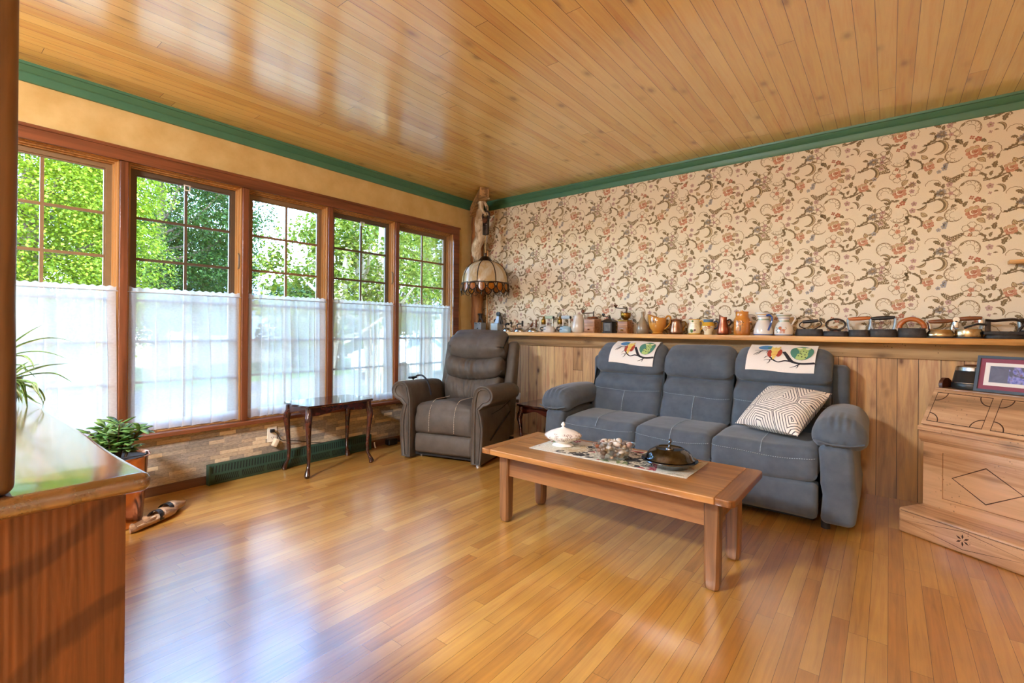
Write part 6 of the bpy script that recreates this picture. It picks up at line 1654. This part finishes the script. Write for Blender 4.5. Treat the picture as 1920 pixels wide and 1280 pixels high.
# trees
M_bark = plain('grey brown bark', '6b5a4a', .95, c2='4b3f35', vscale=12, bump=.5, bscale=30); M_birch = plain('pale bark', 'cbbfae', .9, c2='9a8d7d', vscale=20)
LM = {'maple': leaf_mat('bright maple leaf', '567008', '98a82a', rough=.55, trans=.4), 'dark': leaf_mat('deep green leaf', '1a350e', '3c5a1c', rough=.55, trans=.35), 'birch': leaf_mat('yellow green leaf', '4a6614', '80882c', rough=.55, trans=.45), 'mid': leaf_mat('mid green leaf', '224412', '4c6a22', rough=.55, trans=.35), 'bush': leaf_mat('garden leaf', '6f9448', '9dbb70', rough=.5, trans=.35)}
def leaves(mb, c, r, n, size, rr, squash=1.0, droop=0.0):
    for _ in range(n):
        while True:
            p = Vector((rr.uniform(-1, 1), rr.uniform(-1, 1), rr.uniform(-1, 1)))
            if .3 < p.length < 1: break
        p = p.normalized() * (p.length ** .35)
        q = c + Vector((p.x * r, p.y * r, p.z * r * squash))
        d = Vector((p.x + rr.uniform(-.8, .8), p.y + rr.uniform(-.8, .8), p.z * .4 + rr.uniform(-.6, .3) - droop)).normalized()
        s_ = d.cross(Vector((rr.uniform(-.5, .5), rr.uniform(-.5, .5), 1))).normalized(); L = size * rr.uniform(.6, 1.25); w = L * .42
        nn = s_.cross(d) * (L * .12)
        mb.add([q, q + d * (L * .45) + s_ * w + nn, q + d * L, q + d * (L * .45) - s_ * w + nn], [(0, 1, 2, 3)])
def tree(label, x, y, h, R0, zc, kind, clumps, per, size, seed, squash=1.1, cr=.36, stems=1, group='trees outside the windows', bark=None, name='tree', zmin=None):
    rr = random.Random(seed); t = thing(name, label, 'tree', (x, y, GZ), 0, group)
    m = MB(); zt = zc - GZ
    tips = []
    for s_ in range(stems):
        a = rr.uniform(0, 6.28); lean = (.0 if stems == 1 else .35) * R0
        m.tube(smooth([(.1 * cos(a) * (stems > 1), .1 * sin(a) * (stems > 1), -.05), (lean * .4 * cos(a), lean * .4 * sin(a), zt * .45), (lean * cos(a), lean * sin(a), zt * 1.0), (lean * 1.2 * cos(a), lean * 1.2 * sin(a), zt + R0 * .5)]), [(.16 if stems == 1 else .045) * (1 - k / 24) * (h / 6) + .01 for k in range(19)], 8)
        tips.append((lean * cos(a), lean * sin(a)))
    for k in range(9):
        a = rr.uniform(0, 6.28); z = zt * rr.uniform(.55, 1.0); tx, ty = tips[k % len(tips)]
        m.tube(smooth([(tx * .8, ty * .8, z), (tx * .8 + .4 * R0 * cos(a), ty * .8 + .4 * R0 * sin(a), z + .15 * R0), (tx + .75 * R0 * cos(a), ty + .75 * R0 * sin(a), z + .45 * R0)]), [.05 * (h / 6) * (1 - k2 / 16) for k2 in range(13)], 6)
    m.build('trunk', bark or M_bark, t)
    m = MB()
    for k in range(clumps):
        while True:
            p = Vector((rr.uniform(-1, 1), rr.uniform(-1, 1), rr.uniform(-1, 1)))
            if .05 < p.length < 1: break
        p = p * (p.length ** -.45)
        c = Vector((p.x * R0, p.y * R0, zt + p.z * R0 * squash))
        if zmin is not None and c.z + GZ < zmin: c.z = zmin - GZ + rr.uniform(0, .4)
        leaves(m, c, R0 * cr * rr.uniform(.6, 1.15), per, size, rr, .75, .35)
    m.build('crown', LM[kind], t, sharp=0, fix=False)
p = at(50, 8.6); tree('big bright maple tree filling the leftmost window', p.x, p.y, 8, 1.75, 3.1, 'maple', 330, 420, .056, 1, 1.7, .36)
p = at(300, 15.5); tree('dark green tree behind the second window from the left', p.x, p.y, 9, 2.75, 4.4, 'dark', 250, 340, .082, 2, 1.3, .28)
p = at(384, 19); tree('dark green tree with sky gaps, just right of the darkest one in the second window', p.x, p.y, 9, 1.9, 4.7, 'mid', 110, 240, .105, 3, 1.4, .3)
p = at(606, 6.6); tree('airy yellow green multi stemmed tree in the middle window', p.x, p.y, 4.4, .85, 1.75, 'birch', 90, 75, .06, 4, 1.05, .22, stems=5, bark=M_birch)
p = at(705, 7.4); tree('yellow green multi stemmed tree with pale trunks in the fourth window', p.x, p.y, 5, .95, 2.25, 'birch', 130, 80, .06, 5, 1.1, .24, stems=6, bark=M_birch)
p = at(800, 16); tree('dark leafy tree behind the narrow right window', p.x, p.y, 8, 2.4, 4.7, 'dark', 130, 240, .09, 6, 1.3, .3)
p = at(742, 11); tree('low yellow green tree at the bottom of the right hand windows', p.x, p.y, 4, 1.3, 2.2, 'birch', 80, 170, .07, 7, 1.0, .32)
p = at(600, 21); tree('far bushy tree low behind the airy tree in the middle window', p.x, p.y, 6, 2.2, 1.4, 'mid', 55, 110, .26, 8, .8, .3)
for k, (px, d) in enumerate(((60, 48), (215, 50), (370, 52), (520, 54), (660, 58), (775, 62), (880, 68))):
    p = at(px, d); tree('distant hazy green tree in the row behind the houses across the street', p.x, p.y, 8, 2.7, 2.0, 'dark' if k % 2 else 'mid', 60, 80, .4, 20 + k, 1.0, .34, group='distant row of trees')
# low garden shrubs near the window
def shrub(label, x, y, r, z, n, seed):
    rr = random.Random(seed); t = thing('garden_shrub', label, 'shrub', (x, y, GZ), 0, 'garden shrubs under the windows'); m = MB()
    for k in range(7): a = rr.uniform(0, 6.28); m.tube([(0, 0, -.02), (.6 * r * cos(a), .6 * r * sin(a), z * .8)], [.012, .005], 6)
    m.build('stems', M_bark, t); m = MB()
    for k in range(n): a = rr.uniform(0, 6.28); q = r * rr.uniform(0, .8); leaves(m, Vector((q * cos(a), q * sin(a), z * rr.uniform(.3, 1))), r * .35, 34, .1, rr)
    m.build('foliage', LM['bush'], t, sharp=0, fix=False)
shrub('rounded leafy shrub outside the second window, low behind the curtain', -1.1, 1.65, .42, .75, 18, 31); shrub('leafy shrub outside the middle window behind the small table', -1.0, 2.55, .45, .85, 20, 32); shrub('leafy shrub outside the left window near the cabinet plant', -2.2, .2, .3, .45, 10, 33)
# parked car, post, planter beyond the right windows
M_car = plain('white car paint', 'dfe3e6', .2, coat=.7); M_tyre = plain('tyre', '222222', .8)
p = at(775, 17); t = thing('car', 'white car parked across the street, seen faintly through the curtain', 'car', (p.x, p.y, GZ + .015), math.radians(95))
def carsec(x, w, z0, z1, zs, ws): return [(x, -w, z0), (x, -w, zs), (x, -ws, z1), (x, ws, z1), (x, w, zs), (x, w, z0)]
MB().loft([carsec(-2.1, .7, .35, .75, .7, .65), carsec(-2.0, .82, .25, .9, .82, .7), carsec(-1.4, .86, .22, 1.0, .88, .75), carsec(-1.35, .86, .22, 1.02, .9, .74), carsec(-.8, .86, .22, 1.42, .92, .58), carsec(.3, .86, .22, 1.45, .92, .58), carsec(1.0, .86, .22, 1.0, .9, .72), carsec(1.9, .82, .25, .86, .8, .7), carsec(2.1, .7, .35, .7, .65, .6)]).build('body', M_car, t)
m = MB()
for s_ in (-1, 1): m.add([(-1.15, s_ * .81, 1.0), (-.75, s_ * .64, 1.36), (.28, s_ * .64, 1.38), (.85, s_ * .79, 1.0)], [(0, 1, 2, 3)])
m.build('side_windows', M_win, t)
for x in (-1.3, 1.3):
    for s_ in (-1, 1): MB().lathe([(0, -.1), (.28, -.1), (.31, -.05), (.31, .05), (.28, .1), (0, .1)], 20, M=Matrix.Translation((x, s_ * .78, .31)) @ Matrix.Rotation(PI / 2, 4, 'X')).build('wheel', M_tyre, t)
p = at(721, 9.5); tag(MB().tube([(0, 0, -.02), (0, 0, 1.75)], .05, 10).build('marker_post', plain('yellow painted post', 'e0bb62', .6), loc=(p.x, p.y, GZ)), 'yellow post standing outside beyond the fourth window', 'post')
p = at(763, 6.0); t = thing('planter', 'pale tapered planter standing outside the fourth window', 'planter', (p.x, p.y, GZ)); MB().lathe([(0, 0), (.16, 0), (.2, .45), (.25, .5), (.25, .56), (.22, .56), (.2, .5), (0, .5)], 24).build('body', plain('pale clay', 'd3c2ae', .8), t); MB().lathe([(0, .5), (.19, .5), (.1, .53), (0, .54)], 16).build('soil', M_soil, t)

# ================================================================== LIGHT
w = D.worlds.new('sky'); bpy.context.scene.world = w; w.use_nodes = True; nt = w.node_tree; nt.nodes.clear()
out = nt.nodes.new('ShaderNodeOutputWorld'); bg = nt.nodes.new('ShaderNodeBackground'); sk = nt.nodes.new('ShaderNodeTexSky')
sk.sky_type = 'NISHITA'; sk.sun_disc = False; sk.sun_elevation = math.radians(48); sk.sun_rotation = math.radians(120); sk.air_density = .7; sk.dust_density = .2; sk.ozone_density = 1.6; sk.altitude = 50
nt.links.new(sk.outputs[0], bg.inputs[0]); bg.inputs[1].default_value = SKY_K; nt.links.new(bg.outputs[0], out.inputs[0])
sd = D.lights.new('sun', 'SUN'); sd.energy = SUN_K; sd.angle = math.radians(1.0); sd.color = (1, .95, .86)
so = D.objects.new('sun', sd); COL.objects.link(so); so.rotation_euler = Vector((-.42, .5, -.85)).to_track_quat('-Z', 'Y').to_euler(); so.location = (5, 0, 9)
# unseen fill lamps, added behind the camera to brighten the room
for k, (x, y, q) in enumerate(((1.7, -1.25, 1.0), (3.6, -2.8, .32))):
    M_dome = NT('lit opal glass'); em = M_dome.n('ShaderNodeEmission', {'Color': (.86, .93, 1, 1), 'Strength': FILL_K * q}); M_dome.t.links.new(em.outputs[0], M_dome.out.inputs[0])
    t = thing('ceiling_light', 'round opal ceiling light behind the camera, %s' % ('nearer the windows', 'farther back')[k], 'light', (x, y, H), 0, 'ceiling lights')
    MB().lathe([(0, 0), (.3, 0), (.3, -.02), (.27, -.022), (0, -.022)], 32).build('base', M_white, t)
    MB().lathe([(.27, -.022), (.265, -.05), (.2, -.085), (.08, -.105), (0, -.108)], 32).build('dome', M_dome.mat, t)

# ================================================================== CAMERA
cd = D.cameras.new('camera'); co = D.objects.new('camera', cd); COL.objects.link(co); bpy.context.scene.camera = co
cd.sensor_fit = 'HORIZONTAL'; cd.sensor_width = 36.0; cd.lens = FPX / 1920 * 36.0; cd.clip_start = .02; cd.clip_end = 300
cd.shift_x = 0.0; cd.shift_y = -(640 - HOR) / 1920
co.matrix_world = Matrix.Translation(CAM) @ Matrix.Rotation(YAW, 4, 'Z') @ Matrix.Rotation(PI / 2, 4, 'X') @ Matrix.Rotation(ROLL_SIGN * ROLL, 4, 'Z')
sc = bpy.context.scene
sc.view_settings.view_transform = 'Standard'; sc.view_settings.look = 'None'; sc.view_settings.gamma = 1.0; sc.view_settings.use_curve_mapping = False
sc.view_settings.exposure = EXPO
sc.cycles.use_denoising = True; sc.cycles.caustics_reflective = False; sc.cycles.caustics_refractive = False
sc.cycles.max_bounces = 10; sc.cycles.diffuse_bounces = 6; sc.cycles.glossy_bounces = 4; sc.cycles.transparent_max_bounces = 16; sc.cycles.transmission_bounces = 6
sc.cycles.sample_clamp_indirect = 6.0
